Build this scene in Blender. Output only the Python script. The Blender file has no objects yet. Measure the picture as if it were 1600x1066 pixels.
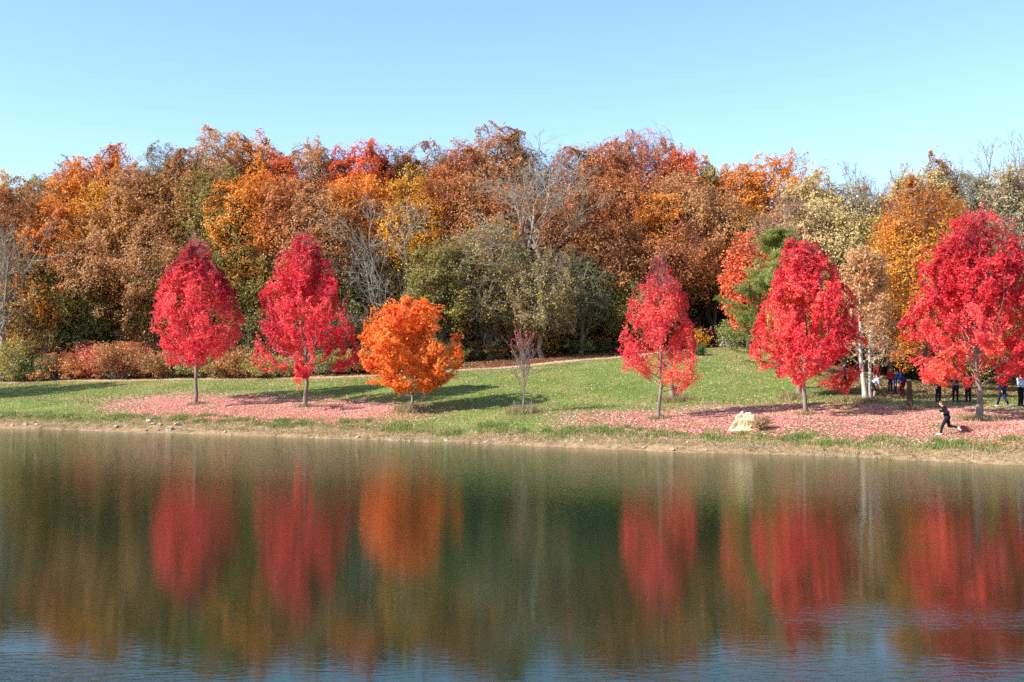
import bpy, bmesh, math, random
import numpy as np
from mathutils import Vector, Matrix

# ------------------------------------------------------------------ camera, sky, sun
scene = bpy.context.scene
C = scene.collection
F, CX, CY = 1800.0, 800.0, 533.0          # focal length and centre in photo pixels (1600 wide)
HCAM = 4.0
PITCH = math.atan(39.0 / F)
cam_d = bpy.data.cameras.new('camera')
cam = bpy.data.objects.new('camera', cam_d); C.objects.link(cam)
cam.location = (0, 0, HCAM); cam.rotation_euler = (math.pi / 2 + PITCH, 0, 0)
cam_d.sensor_width = 36.0; cam_d.lens = F / 1600.0 * 36.0
cam_d.clip_start = 0.1; cam_d.clip_end = 6000
scene.camera = cam

SUN_EL = math.radians(37)
TO_SUN = Vector((-0.93 * math.cos(SUN_EL), -0.34 * math.cos(SUN_EL), math.sin(SUN_EL))).normalized()
world = bpy.data.worlds.new('World'); scene.world = world; world.use_nodes = True
nt = world.node_tree; nt.nodes.clear()
sky = nt.nodes.new('ShaderNodeTexSky'); sky.sky_type = 'NISHITA'; sky.sun_disc = False
sky.sun_elevation = SUN_EL; sky.sun_rotation = math.atan2(TO_SUN.x, TO_SUN.y)
sky.altitude = 200; sky.air_density = 1.0; sky.dust_density = 0.25; sky.ozone_density = 2.0
tint = nt.nodes.new('ShaderNodeMixRGB'); tint.blend_type = 'MULTIPLY'; tint.inputs[0].default_value = 1
tint.inputs[2].default_value = (0.95, 1.03, 1.10, 1)
bg = nt.nodes.new('ShaderNodeBackground'); bg.inputs[1].default_value = 0.125
wo = nt.nodes.new('ShaderNodeOutputWorld')
nt.links.new(sky.outputs[0], tint.inputs[1]); nt.links.new(tint.outputs[0], bg.inputs[0]); nt.links.new(bg.outputs[0], wo.inputs[0])

sun_d = bpy.data.lights.new('sun', 'SUN'); sun_d.energy = 5.0; sun_d.angle = math.radians(0.5); sun_d.color = (1.0, 0.955, 0.88)
sun = bpy.data.objects.new('sun', sun_d); C.objects.link(sun)
sun.rotation_euler = TO_SUN.to_track_quat('Z', 'Y').to_euler()

vs = scene.view_settings
vs.view_transform = 'Standard'; vs.look = 'None'; vs.gamma = 1; vs.exposure = 1.05
scene.render.film_transparent = False
scene.render.engine = 'CYCLES'
scene.cycles.max_bounces = 6; scene.cycles.diffuse_bounces = 3; scene.cycles.glossy_bounces = 3
scene.cycles.transmission_bounces = 3; scene.cycles.use_denoising = False
scene.cycles.sample_clamp_indirect = 6

# ------------------------------------------------------------------ helpers
def tag(o, label=None, cat=None, group=None, kind=None):
    if label: o['label'] = label
    if cat: o['category'] = cat
    if group: o['group'] = group
    if kind: o['kind'] = kind
    return o

def empty(name, loc, rz=0):
    o = bpy.data.objects.new(name, None); C.objects.link(o)
    o.location = loc; o.rotation_euler = (0, 0, rz); o.empty_display_size = 0.3
    return o

def link(name, me, mat, parent=None):
    o = bpy.data.objects.new(name, me); C.objects.link(o)
    if mat is not None:
        me.materials.clear(); me.materials.append(mat)
    if parent is not None: o.parent = parent
    return o

def mesh_np(name, verts, faces, attrs=None, smooth=False):
    """verts (n,3), faces (m,k) all of one size"""
    verts = np.asarray(verts, dtype=np.float32); faces = np.asarray(faces, dtype=np.int32)
    me = bpy.data.meshes.new(name)
    me.vertices.add(len(verts)); me.vertices.foreach_set('co', verts.ravel())
    k = faces.shape[1]; m = len(faces)
    me.loops.add(m * k); me.loops.foreach_set('vertex_index', faces.ravel())
    me.polygons.add(m)
    me.polygons.foreach_set('loop_start', np.arange(0, m * k, k, dtype=np.int32))
    me.polygons.foreach_set('loop_total', np.full(m, k, dtype=np.int32))
    me.polygons.foreach_set('use_smooth', np.full(m, smooth, dtype=bool))
    for an, av in (attrs or {}).items():
        a = me.attributes.new(an, 'FLOAT', 'POINT'); a.data.foreach_set('value', np.asarray(av, dtype=np.float32))
    me.update(calc_edges=True)
    return me

def srgb(c):
    out = []
    for v in c:
        v = v / 255.0
        out.append(v / 12.92 if v <= 0.04045 else ((v + 0.055) / 1.055) ** 2.4)
    return tuple(out) + (1.0,)

def norm(a): return a / np.maximum(np.linalg.norm(a, axis=-1, keepdims=True), 1e-9)

class N:
    """small node-tree helper"""
    def __init__(s, name):
        s.m = bpy.data.materials.new(name); s.m.use_nodes = True; s.t = s.m.node_tree; s.t.nodes.clear()
        s.out = s.t.nodes.new('ShaderNodeOutputMaterial')
    def n(s, typ, **kw):
        x = s.t.nodes.new(typ)
        for k, v in kw.items():
            if k.startswith('i_'):
                key = k[2:].replace('_', ' ')
                x.inputs[key].default_value = v
            else: setattr(x, k, v)
        return x
    def l(s, a, b): s.t.links.new(a, b)
    def noise(s, scale, detail=3, rough=0.6, vec=None):
        x = s.n('ShaderNodeTexNoise'); x.inputs['Scale'].default_value = scale
        x.inputs['Detail'].default_value = detail; x.inputs['Roughness'].default_value = rough
        if vec is not None: s.l(vec, x.inputs['Vector'])
        return x.outputs['Fac']
    def ramp(s, fac, stops):
        r = s.n('ShaderNodeValToRGB'); e = r.color_ramp.elements
        while len(e) > 1: e.remove(e[-1])
        e[0].position = stops[0][0]; e[0].color = stops[0][1]
        for p, c in stops[1:]:
            q = e.new(p); q.color = c
        s.l(fac, r.inputs[0]); return r.outputs[0]
    def mix(s, fac, a, b, mode='MIX'):
        x = s.n('ShaderNodeMixRGB'); x.blend_type = mode
        for sock, v in ((x.inputs[0], fac), (x.inputs[1], a), (x.inputs[2], b)):
            if isinstance(v, (int, float)): sock.default_value = v
            elif isinstance(v, tuple): sock.default_value = v
            else: s.l(v, sock)
        return x.outputs[0]
    def math(s, op, a, b=0.0, clamp=False):
        x = s.n('ShaderNodeMath', operation=op); x.use_clamp = clamp
        for sock, v in ((x.inputs[0], a), (x.inputs[1], b)):
            if isinstance(v, (int, float)): sock.default_value = v
            else: s.l(v, sock)
        return x.outputs[0]
    def attr(s, name):
        return s.n('ShaderNodeAttribute', attribute_name=name).outputs['Fac']
    def principled(s, col, rough=0.8, spec=0.3, normal=None, **kw):
        p = s.n('ShaderNodeBsdfPrincipled')
        if isinstance(col, tuple): p.inputs['Base Color'].default_value = col
        else: s.l(col, p.inputs['Base Color'])
        p.inputs['Roughness'].default_value = rough
        p.inputs['Specular IOR Level'].default_value = spec
        if normal is not None: s.l(normal, p.inputs['Normal'])
        s.l(p.outputs[0], s.out.inputs[0]); return p
    def bump(s, h, strength=0.5, dist=0.05):
        b = s.n('ShaderNodeBump'); b.inputs['Strength'].default_value = strength; b.inputs['Distance'].default_value = dist
        s.l(h, b.inputs['Height']); return b.outputs[0]

def leaf_mat(name, stops, trans=0.40, gloss=0.45):
    """stops: list of sRGB colours spread over the leaf tint attribute"""
    s = N(name)
    k = len(stops)
    col = s.ramp(s.attr('tint'), [(i / (k - 1), srgb(c)) for i, c in enumerate(stops)])
    p = s.n('ShaderNodeBsdfPrincipled'); s.l(col, p.inputs['Base Color'])
    p.inputs['Roughness'].default_value = 0.5; p.inputs['Specular IOR Level'].default_value = gloss
    t = s.n('ShaderNodeBsdfTranslucent'); s.l(col, t.inputs['Color'])
    mx = s.n('ShaderNodeMixShader'); mx.inputs[0].default_value = trans
    s.l(p.outputs[0], mx.inputs[1]); s.l(t.outputs[0], mx.inputs[2]); s.l(mx.outputs[0], s.out.inputs[0])
    return s.m

def bark_mat(name, c1, c2, scale=6):
    s = N(name)
    tc = s.n('ShaderNodeTexCoord'); mp = s.n('ShaderNodeMapping'); mp.inputs['Scale'].default_value = (1, 1, 0.25)
    s.l(tc.outputs['Object'], mp.inputs[0])
    f = s.noise(scale, 6, 0.7, mp.outputs[0])
    col = s.ramp(f, [(0.3, srgb(c1)), (0.7, srgb(c2))])
    s.principled(col, 0.9, 0.15, s.bump(f, 0.7, 0.04))
    return s.m

def plain_mat(name, c, rough=0.8, spec=0.3, var=0.15, scale=20):
    s = N(name)
    tc = s.n('ShaderNodeTexCoord')
    f = s.noise(scale, 4, 0.6, tc.outputs['Object'])
    a = srgb(c); d = tuple(x * (1 - var * 2) for x in a[:3]) + (1,)
    s.principled(s.ramp(f, [(0.3, d), (0.7, a)]), rough, spec, s.bump(f, 0.2, 0.01))
    return s.m

# ------------------------------------------------------------------ terrain shape
def sstep(x, a, b):
    t = np.clip((np.asarray(x, float) - a) / (b - a), 0, 1); return t * t * (3 - 2 * t)

SH_X = [-400, -140, -110, -70, -43, -33.3, -14.7, 0, 11.6, 20.4, 30, 50, 80, 96, 120]
SH_D = [10,    12,   55,   84, 79, 74.5, 66, 58, 52, 46.5, 42, 38, 30, 12, 8]
PA_X = [-200, -54, -33, -15, -3, 8, 18.5, 28, 45, 200]
PA_D = [104, 98, 95, 91.5, 89, 92, 96, 100, 103, 110]
ZP_X = [-200, -54, -43, -20, -12, -3, 3, 8, 13, 18.5, 22, 25.5, 29, 33, 60, 200]
ZP_Z = [2.6, 2.6, 2.6, 2.95, 3.15, 3.65, 4.15, 4.65, 5.2, 5.6, 5.15, 4.2, 3.3, 2.8, 2.6, 2.6]
BD = [-60, -20, -6, -2, 0, 0.5, 1.2, 2.6, 5, 8, 20, 35, 60, 400]
BZ = [-3, -2.4, -1.2, -0.45, 0, 0.16, 0.32, 0.52, 0.88, 1.32, 1.85, 2.25, 2.7, 6]

def hashn(x, y, seed=0):
    """value noise, smooth"""
    x = np.asarray(x, float); y = np.asarray(y, float)
    xi = np.floor(x); yi = np.floor(y); xf = x - xi; yf = y - yi
    def h(a, b):
        v = np.sin(a * 127.1 + b * 311.7 + seed * 74.7) * 43758.5453
        return v - np.floor(v)
    u = xf * xf * (3 - 2 * xf); v = yf * yf * (3 - 2 * yf)
    return (h(xi, yi) * (1 - u) + h(xi + 1, yi) * u) * (1 - v) + (h(xi, yi + 1) * (1 - u) + h(xi + 1, yi + 1) * u) * v

def smooth_interp(x, xs, ys, r=1.5):
    x = np.asarray(x, float)
    return sum(np.interp(x + o, xs, ys) for o in (-r, -r / 2, 0, r / 2, r)) / 5.0

def shore(x): return smooth_interp(x, SH_X, SH_D, 2.5)
def pathd(x): return smooth_interp(x, PA_X, PA_D, 3.0)

def height(x, y):
    x = np.asarray(x, float); y = np.asarray(y, float)
    s = shore(x); p = pathd(x)
    wob = (hashn(x * 0.35, y * 0.1, 3) - 0.5) * 1.1 + (hashn(x * 1.3, y * 0.2, 5) - 0.5) * 0.5
    d = y - s + wob * sstep(6 - np.abs(y - s), 0, 4)
    b = np.interp(d, BD, BZ)
    zp = smooth_interp(x, ZP_X, ZP_Z, 3.0)
    t = (y - s) / np.maximum(p - s, 5)
    bp = np.interp(p - s, BD, BZ)
    z = b + (zp - bp) * sstep(t, 0.22, 1.0) * np.where(y > p, 0, 1) + np.where(y > p, zp - b, 0)
    # beyond the path the wooded slope climbs
    e = np.maximum(y - p, 0)
    z = z + np.where(y > p, 0.10 * np.minimum(e, 20) + 0.20 * np.clip(e - 12, 0, 45), 0)
    # near bank under the photographer
    near = np.interp(y, [-200, -6, 0, 5, 9, 14], [3, 2.6, 2.2, 0.6, -0.6, -3.0])
    z = np.where(y < 14, np.maximum(near, np.minimum(z, 3.0)), z)
    n = (hashn(x * 0.22, y * 0.22, 1) - 0.5) * 0.16 + (hashn(x * 0.9, y * 0.9, 2) - 0.5) * 0.05
    bank = sstep(d, -1.0, 0.6) * (1 - sstep(d, 2.2, 4.5))
    n = n + bank * ((hashn(x * 2.6, y * 2.6, 9) - 0.5) * 0.16 + (hashn(x * 6, y * 6, 10) - 0.5) * 0.09)
    return z + n * sstep(d, -3, 1)

def ray(px, py):
    v = Vector((px - CX, CY - py, F)); c, s_ = math.cos(PITCH), math.sin(PITCH)
    return v.x / (v.z * c - v.y * s_), (v.y * c + v.z * s_) / (v.z * c - v.y * s_)   # dx/dy, dz/dy

def at(px, py, D):
    a, b = ray(px, py); return (a * D, D, HCAM + b * D)

def on_ground(px, py):
    """where the line of sight through a photo pixel meets the terrain"""
    a, b = ray(px, py)
    D = np.arange(30, 170, 0.05)
    g = height(a * D, D) - (HCAM + b * D)
    i = int(np.argmax(g > 0))
    D0 = D[i]; x = a * D0
    return float(x), float(D0), float(height(x, D0))

def ground_at(px, D):
    a, b = ray(px, 572); x = a * D
    return float(x), float(D), float(height(x, D))

# ------------------------------------------------------------------ ground
def axis(parts):
    out = []
    for a, b, st in parts: out += list(np.arange(a, b, st))
    out.append(parts[-1][1]); return np.array(out)
xs = axis([(-2500, -500, 200), (-500, -120, 20), (-120, -52, 2), (-52, 48, 0.3), (48, 120, 2), (120, 500, 20), (500, 2500, 200)])
ys = axis([(-400, -20, 20), (-20, 40, 1.5), (40, 104, 0.3), (104, 170, 1.2), (170, 400, 15), (400, 2600, 200)])
gx, gy = np.meshgrid(xs, ys)
gz = height(gx, gy)
# far outside the wood the land levels out
gz = np.where(gy > 260, np.minimum(gz, 14), gz)
V = np.stack([gx.ravel(), gy.ravel(), gz.ravel()], 1)
nx, ny = len(xs), len(ys)
ii = (np.arange(ny - 1)[:, None] * nx + np.arange(nx - 1)[None, :]).ravel()
FQ = np.stack([ii, ii + 1, ii + nx + 1, ii + nx], 1)
s_ = shore(gx.ravel()); p_ = pathd(gx.ravel()); yy = gy.ravel(); xx = gx.ravel()
dd = yy - s_
dirt = 1 - sstep(dd + (hashn(xx * 0.5, yy * 0.5, 21) - .5) * 1.6 + (hashn(xx * 2, yy * 2, 22) - .5) * 2.2, 1.9, 3.3)
wood = sstep(yy - p_ + (hashn(xx * .4, yy * .4, 23) - .5) * 2, -0.2, 1.6)
# the shady picnic ground on the right is bare leaf-strewn earth
pa = sstep(xx * 1800 / np.maximum(yy, 1) + 800 + (hashn(xx * .5, yy * .5, 27) - .5) * 60, 1255, 1330) * sstep(yy + (hashn(xx * .4, yy * .3, 24) - .5) * 4, 62.5, 66)
wood = np.maximum(wood, pa)
me = mesh_np('ground', V, FQ, {'dirt': dirt, 'wood': wood}, smooth=True)

s = N('ground_mat')
geo = s.n('ShaderNodeNewGeometry'); pos = geo.outputs['Position']
n1 = s.noise(0.35, 4, 0.6, pos); n2 = s.noise(3.0, 5, 0.7, pos); n3 = s.noise(22.0, 3, 0.7, pos)
grass = s.ramp(n1, [(0.30, srgb((112, 144, 58))), (0.52, srgb((138, 162, 76))), (0.74, srgb((176, 170, 112)))])
grass = s.mix(s.ramp(n2, [(0.45, (0, 0, 0, 1)), (0.8, (0.6, 0.6, 0.6, 1))]), grass, srgb((176, 166, 106)))
grass = s.mix(1.0, grass, s.ramp(n3, [(0.3, (0.62, 0.62, 0.62, 1)), (0.7, (1.15, 1.15, 1.15, 1))]), 'MULTIPLY')
earth = s.ramp(n2, [(0.25, srgb((128, 100, 72))), (0.5, srgb((184, 154, 116))), (0.75, srgb((214, 190, 152)))])
earth = s.mix(1.0, earth, s.ramp(n3, [(0.3, (0.6, 0.6, 0.6, 1)), (0.65, (1.1, 1.1, 1.1, 1))]), 'MULTIPLY')
duff = s.ramp(n2, [(0.3, srgb((74, 48, 34))), (0.55, srgb((128, 84, 54))), (0.8, srgb((172, 124, 84)))])
duff = s.mix(1.0, duff, s.ramp(n3, [(0.3, (0.5, 0.5, 0.5, 1)), (0.7, (1.2, 1.2, 1.2, 1))]), 'MULTIPLY')
col = s.mix(s.attr('dirt'), grass, earth); col = s.mix(s.attr('wood'), col, duff)
col = s.mix(1.0, col, (0.76, 0.74, 0.74, 1), 'MULTIPLY')
s.principled(col, 0.95, 0.1, s.bump(s.math('ADD', n3, s.math('MULTIPLY', n2, 2.0)), 0.8, 0.08))
tag(link('ground', me, s.m), kind='structure')

# ------------------------------------------------------------------ water
def grid_mesh(name, X, Y, zf):
    a, b = np.meshgrid(X, Y); V = np.stack([a.ravel(), b.ravel(), zf(a, b).ravel()], 1)
    n, m = len(X), len(Y); i = (np.arange(m - 1)[:, None] * n + np.arange(n - 1)[None, :]).ravel()
    return mesh_np(name, V, np.stack([i, i + 1, i + n + 1, i + n], 1), smooth=True)
me = grid_mesh('water', np.linspace(-150, 130, 60), np.linspace(2, 92, 40), lambda a, b: a * 0.0)
s = N('water_mat')
geo = s.n('ShaderNodeNewGeometry'); pos = geo.outputs['Position']
sep = s.n('ShaderNodeSeparateXYZ'); s.l(pos, sep.inputs[0]); X, Y = sep.outputs[0], sep.outputs[1]
def mapped(sc, rz=0.0):
    m = s.n('ShaderNodeMapping'); m.inputs['Scale'].default_value = sc; m.inputs['Rotation'].default_value = (0, 0, rz); s.l(pos, m.inputs[0]); return m.outputs[0]
w1 = s.noise(9.0, 3, 0.6, mapped((.4, 1, 1), .1)); w2 = s.noise(1.5, 2, 0.5, mapped((.3, 1, 1), .15)); w3 = s.noise(7.5, 3, 0.6, mapped((.4, 1, 1), -.12))
wind = s.noise(1.0, 3, 0.55, mapped((.05, .16, 1), .2))
def blob(cx, cy, rx, ry):       # a patch of wind ruffled water
    a = s.math('DIVIDE', s.math('SUBTRACT', X, cx), rx); b = s.math('DIVIDE', s.math('SUBTRACT', Y, cy), ry)
    d = s.math('SQRT', s.math('ADD', s.math('MULTIPLY', a, a), s.math('MULTIPLY', b, b)))
    d = s.math('ADD', d, s.math('MULTIPLY', s.math('SUBTRACT', wind, .5), 1.2))
    return s.math('SUBTRACT', 1.0, d, True)
gust = s.math('ADD', s.math('ADD', blob(-7.2, 14.2, 3.6, 2.2), s.math('MULTIPLY', blob(6.8, 18.6, 3.4, 1.5), .45)), s.math('MULTIPLY', blob(5.0, 14.6, 4.6, 1.8), .40))
# towards the far bank a breeze roughens the surface
sh_ = s.math('ADD', Y, s.math('MULTIPLY', X, .45)); sh_ = s.math('ADD', sh_, s.math('MULTIPLY', s.math('SUBTRACT', wind, .5), 10))
far = s.n('ShaderNodeMapRange'); far.interpolation_type = 'SMOOTHSTEP'; far.inputs[1].default_value = 34; far.inputs[2].default_value = 44; s.l(sh_, far.inputs[0]); far = far.outputs[0]
h = s.math('ADD', s.math('MULTIPLY', w1, s.math('ADD', .95, s.math('MULTIPLY', far, .7))), s.math('MULTIPLY', w2, .12))
calm = s.n('ShaderNodeMapRange'); calm.inputs[1].default_value = 18; calm.inputs[2].default_value = 34; calm.inputs[3].default_value = .32; s.l(Y, calm.inputs[0])
h = s.math('MULTIPLY', h, calm.outputs[0])
h = s.math('ADD', h, s.math('MULTIPLY', s.math('MULTIPLY', w3, gust), 5.0))
nb = s.bump(h, 1.0, 0.0042)
body = s.mix(far, (0.004, 0.020, 0.008, 1), (0.008, 0.028, 0.012, 1))
shal = s.n('ShaderNodeMapRange'); shal.inputs[1].default_value = 54; shal.inputs[2].default_value = 59; s.l(s.math('ADD', Y, s.math('MULTIPLY', X, .52)), shal.inputs[0])
body = s.mix(s.math('MULTIPLY', shal.outputs[0], .45), body, (0.11, 0.095, 0.055, 1))
p = s.principled(body, 0.02, 0.5, nb); p.inputs['IOR'].default_value = 1.33
tag(link('water', me, s.m), kind='structure')

# ------------------------------------------------------------------ path
px_ = np.arange(-120, 60, 0.5); W = np.linspace(-1.0, 1.0, 7)
P = []
for x in px_:
    for w in W:
        y = float(pathd(x)) + 0.2 + w * (1 + 0.15 * math.sin(x * 0.7)); P.append((x, y, float(height(x, y)) + 0.03 - 0.02 * abs(w)))
n = len(W); i = (np.arange(len(px_) - 1)[:, None] * n + np.arange(n - 1)[None, :]).ravel()
me = mesh_np('path', P, np.stack([i, i + n, i + n + 1, i + 1], 1), smooth=True)
s = N('path_mat'); geo = s.n('ShaderNodeNewGeometry'); f = s.noise(2.0, 5, 0.7, geo.outputs['Position'])
s.principled(s.ramp(f, [(0.3, srgb((146, 124, 98))), (0.7, srgb((192, 170, 142)))]), 0.95, 0.1, s.bump(f, 0.5, 0.03))
tag(link('path', me, s.m), kind='structure')

# ------------------------------------------------------------------ foliage and branches
def leaf_mesh(name, pos, size, tint, rng, aspect=0.75, up=0.5, out=None, narrow=False):
    n = len(pos)
    nr = rng.normal(size=(n, 3)); nr[:, 2] += up
    if out is not None: nr += out
    nr = norm(nr)
    t = norm(np.cross(nr, rng.normal(size=(n, 3)))); b = np.cross(nr, t)
    L = (size * rng.uniform(0.7, 1.3, n))[:, None]; Wd = L * aspect
    v = np.empty((n, 4, 3))
    if narrow:
        v[:, 0] = pos - b * Wd / 2; v[:, 1] = pos + b * Wd / 2; v[:, 2] = pos + t * L + b * Wd * .15; v[:, 3] = pos + t * L - b * Wd * .15
    else:
        v[:, 0] = pos - t * L / 2; v[:, 1] = pos + b * Wd / 2 + t * L * 0.08 + nr * L * .08; v[:, 2] = pos + t * L / 2; v[:, 3] = pos - b * Wd / 2 + t * L * 0.08 + nr * L * .08
    f = np.arange(n * 4).reshape(n, 4)
    return mesh_np(name, v.reshape(-1, 3), f, {'tint': np.repeat(np.clip(tint, 0.001, 0.999), 4)})

def sample(P, t):
    """P (N,K,3), t (N,n) in 0..1 -> point and tangent (N,n,3)"""
    K = P.shape[1]; u = np.clip(t, 0, 0.9999) * (K - 1); i = u.astype(int); f = (u - i)[..., None]
    r = np.arange(P.shape[0])[:, None]
    a = P[r, i]; b = P[r, i + 1]
    return a * (1 - f) + b * f, norm(b - a)

def grow(rng, P, R, n, t0, t1, ang, length, K=5, up=0.1, wob=0.12, rs=0.6, golden=True, jit=0.25):
    Np = P.shape[0]
    t = t0 + (t1 - t0) * (np.arange(n)[None, :] + rng.uniform(0, 1, (Np, n))) / n
    p, T = sample(P, t)
    r0 = np.take_along_axis(R, np.clip((t * (R.shape[1] - 1)).astype(int), 0, R.shape[1] - 1), 1) * rs
    az = (np.arange(n)[None, :] * 2.39996 if golden else rng.uniform(0, 6.28, (Np, n))) + rng.uniform(0, 6.28, (Np, 1)) + rng.normal(0, 0.3, (Np, n))
    ref = np.where(np.abs(T[..., 2:3]) > 0.9, np.array([1., 0, 0]), np.array([0, 0, 1.]))
    U = norm(np.cross(T, ref)); Vv = np.cross(T, U)
    a = (ang(t) if callable(ang) else ang) * rng.uniform(1 - jit, 1 + jit, (Np, n))
    d = np.cos(a)[..., None] * T + np.sin(a)[..., None] * (np.cos(az)[..., None] * U + np.sin(az)[..., None] * Vv)
    L = (length(t) if callable(length) else length) * rng.uniform(0.75, 1.25, (Np, n))
    pts = [p]; q = p
    for k in range(K - 1):
        d = norm(d + np.array([0, 0, up]) + rng.normal(0, wob, d.shape))
        q = q + d * (L / (K - 1))[..., None]; pts.append(q)
    Pn = np.stack(pts, 2).reshape(Np * n, K, 3)
    tp = np.linspace(1, 0.25, K)
    Rn = r0.reshape(-1, 1) * tp[None, :]
    return Pn, Rn, t.reshape(-1)

def tubes(name, sets):
    VV = []; FF = []; off = 0
    for P, R, sd in sets:
        Np, K = P.shape[:2]
        T = np.gradient(P, axis=1); T = norm(T)
        ref = np.where(np.abs(T[:, :1, 2:3]) > 0.8, np.array([1., 0, 0]), np.array([0, 0, 1.]))
        U = norm(np.cross(T, np.broadcast_to(ref, T.shape))); W_ = np.cross(T, U)
        a = np.arange(sd) * 2 * math.pi / sd
        ring = P[:, :, None] + R[:, :, None, None] * (np.cos(a)[None, None, :, None] * U[:, :, None] + np.sin(a)[None, None, :, None] * W_[:, :, None])
        VV.append(ring.reshape(-1, 3))
        b = off + (np.arange(Np)[:, None, None] * K + np.arange(K - 1)[None, :, None]) * sd
        j = np.arange(sd)[None, None, :]; j2 = (j + 1) % sd
        FF.append(np.stack([b + j, b + j2, b + sd + j2, b + sd + j], -1).reshape(-1, 4))
        off += Np * K * sd
    return mesh_np(name, np.concatenate(VV), np.concatenate(FF), smooth=True)

def trunk_line(rng, h, r, K=12, lean=0.0, wob=0.03, flare=1.35, top=0.15):
    z = np.linspace(0, 1, K)
    w = np.cumsum(rng.normal(0, wob, (K, 2)), 0) * h / K * 2; w -= w[0]
    P = np.stack([w[:, 0] + lean * z * h, w[:, 1], z * h - 0.15 * (z == 0)], 1)
    R = r * (1 + (top - 1) * z ** 0.9); R[0] *= flare
    return P[None], R[None]

BARK = {}
BARK['grey'] = bark_mat('bark_grey', (92, 80, 70), (160, 146, 130))
BARK['dark'] = bark_mat('bark_dark', (48, 40, 34), (98, 84, 70))
BARK['pale'] = bark_mat('bark_pale', (150, 140, 126), (214, 206, 190))
BARK['twig'] = bark_mat('bark_twig', (118, 106, 94), (176, 164, 148))
BARK['limb'] = bark_mat('bark_limb', (112, 102, 92), (172, 162, 148))
BARK['maple'] = bark_mat('bark_maple', (92, 80, 72), (150, 136, 124))

PAL = {
 'red':     [(160, 24, 44), (222, 44, 66), (246, 62, 80), (254, 98, 108), (250, 120, 74)],
 'red2':    [(172, 26, 44), (230, 48, 64), (250, 68, 78), (255, 106, 108), (252, 128, 80)],
 'flame':   [(246, 96, 40), (253, 124, 44), (255, 146, 50), (255, 172, 70), (253, 130, 70)],
 'scarlet': [(220, 76, 50), (244, 104, 62), (252, 126, 74), (253, 150, 100)],
 'rust':    [(158, 92, 58), (190, 116, 70), (212, 136, 82), (226, 158, 94), (196, 102, 60)],
 'brown':   [(124, 78, 46), (160, 102, 60), (188, 128, 74), (208, 152, 86), (176, 128, 60)],
 'tan':     [(172, 116, 72), (198, 140, 86), (216, 162, 106), (226, 180, 124)],
 'orange':  [(212, 120, 48), (234, 144, 54), (246, 166, 64), (244, 184, 86)],
 'redor':   [(218, 92, 52), (238, 110, 56), (248, 130, 66), (228, 118, 70)],
 'gold':    [(192, 118, 34), (216, 146, 40), (234, 170, 50), (240, 192, 66), (216, 118, 46)],
 'yellow':  [(206, 164, 58), (228, 188, 70), (242, 208, 96), (214, 186, 80)],
 'olive':   [(126, 116, 60), (158, 142, 72), (186, 164, 84), (206, 170, 88)],
 'green':   [(94, 106, 52), (122, 132, 64), (152, 154, 78), (182, 170, 90)],
 'sage':    [(150, 142, 104), (172, 164, 122), (190, 180, 136), (184, 158, 112)],
 'pale':    [(196, 166, 108), (216, 188, 128), (226, 202, 146), (230, 202, 122)],
 'amber':   [(176, 84, 26), (204, 116, 28), (220, 144, 34), (228, 170, 50), (190, 92, 34)],
 'pine':    [(112, 118, 56), (138, 144, 72), (160, 164, 86), (176, 176, 98)],
 'juniper': [(58, 94, 46), (78, 122, 56), (102, 146, 66)],
 'bush':    [(190, 84, 66), (216, 106, 82), (230, 134, 104), (208, 146, 98)],
 'dry':     [(160, 124, 92), (192, 152, 112), (212, 178, 134)],
 'litter_pink': [(226, 124, 130), (240, 158, 156), (247, 190, 182), (250, 216, 198), (232, 140, 124)],
 'litter_tan':  [(176, 134, 92), (204, 166, 120), (222, 194, 146), (212, 172, 98)],
 'litter_brown': [(98, 58, 40), (132, 80, 54), (162, 108, 74), (184, 138, 98)],
 'shade':   [(66, 62, 34), (88, 84, 44), (112, 96, 50), (120, 84, 50)],  # thicket leaves, the shade under the canopy put into their colour
 'grass':   [(90, 112, 48), (114, 134, 62), (142, 152, 80), (174, 166, 108)],
 'straw':   [(134, 116, 78), (164, 146, 104), (186, 170, 128), (142, 132, 74)],
}
LM = {k: leaf_mat('leaf_' + k, v) for k, v in PAL.items()}

def clump_tint(rng, pts, n, sd=0.16, seed=0, scale=0.6):
    a = hashn(pts[:, 0] * scale + seed, pts[:, 2] * scale + pts[:, 1] * 0.37, seed % 17)
    b = hashn(pts[:, 0] * scale * .4 - seed, pts[:, 2] * scale * .4 + pts[:, 1] * 0.2, seed % 13 + 3)
    return 0.5 + (a - 0.5) * 0.45 + (b - .5) * 0.5 + rng.normal(0, sd, n)

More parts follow.
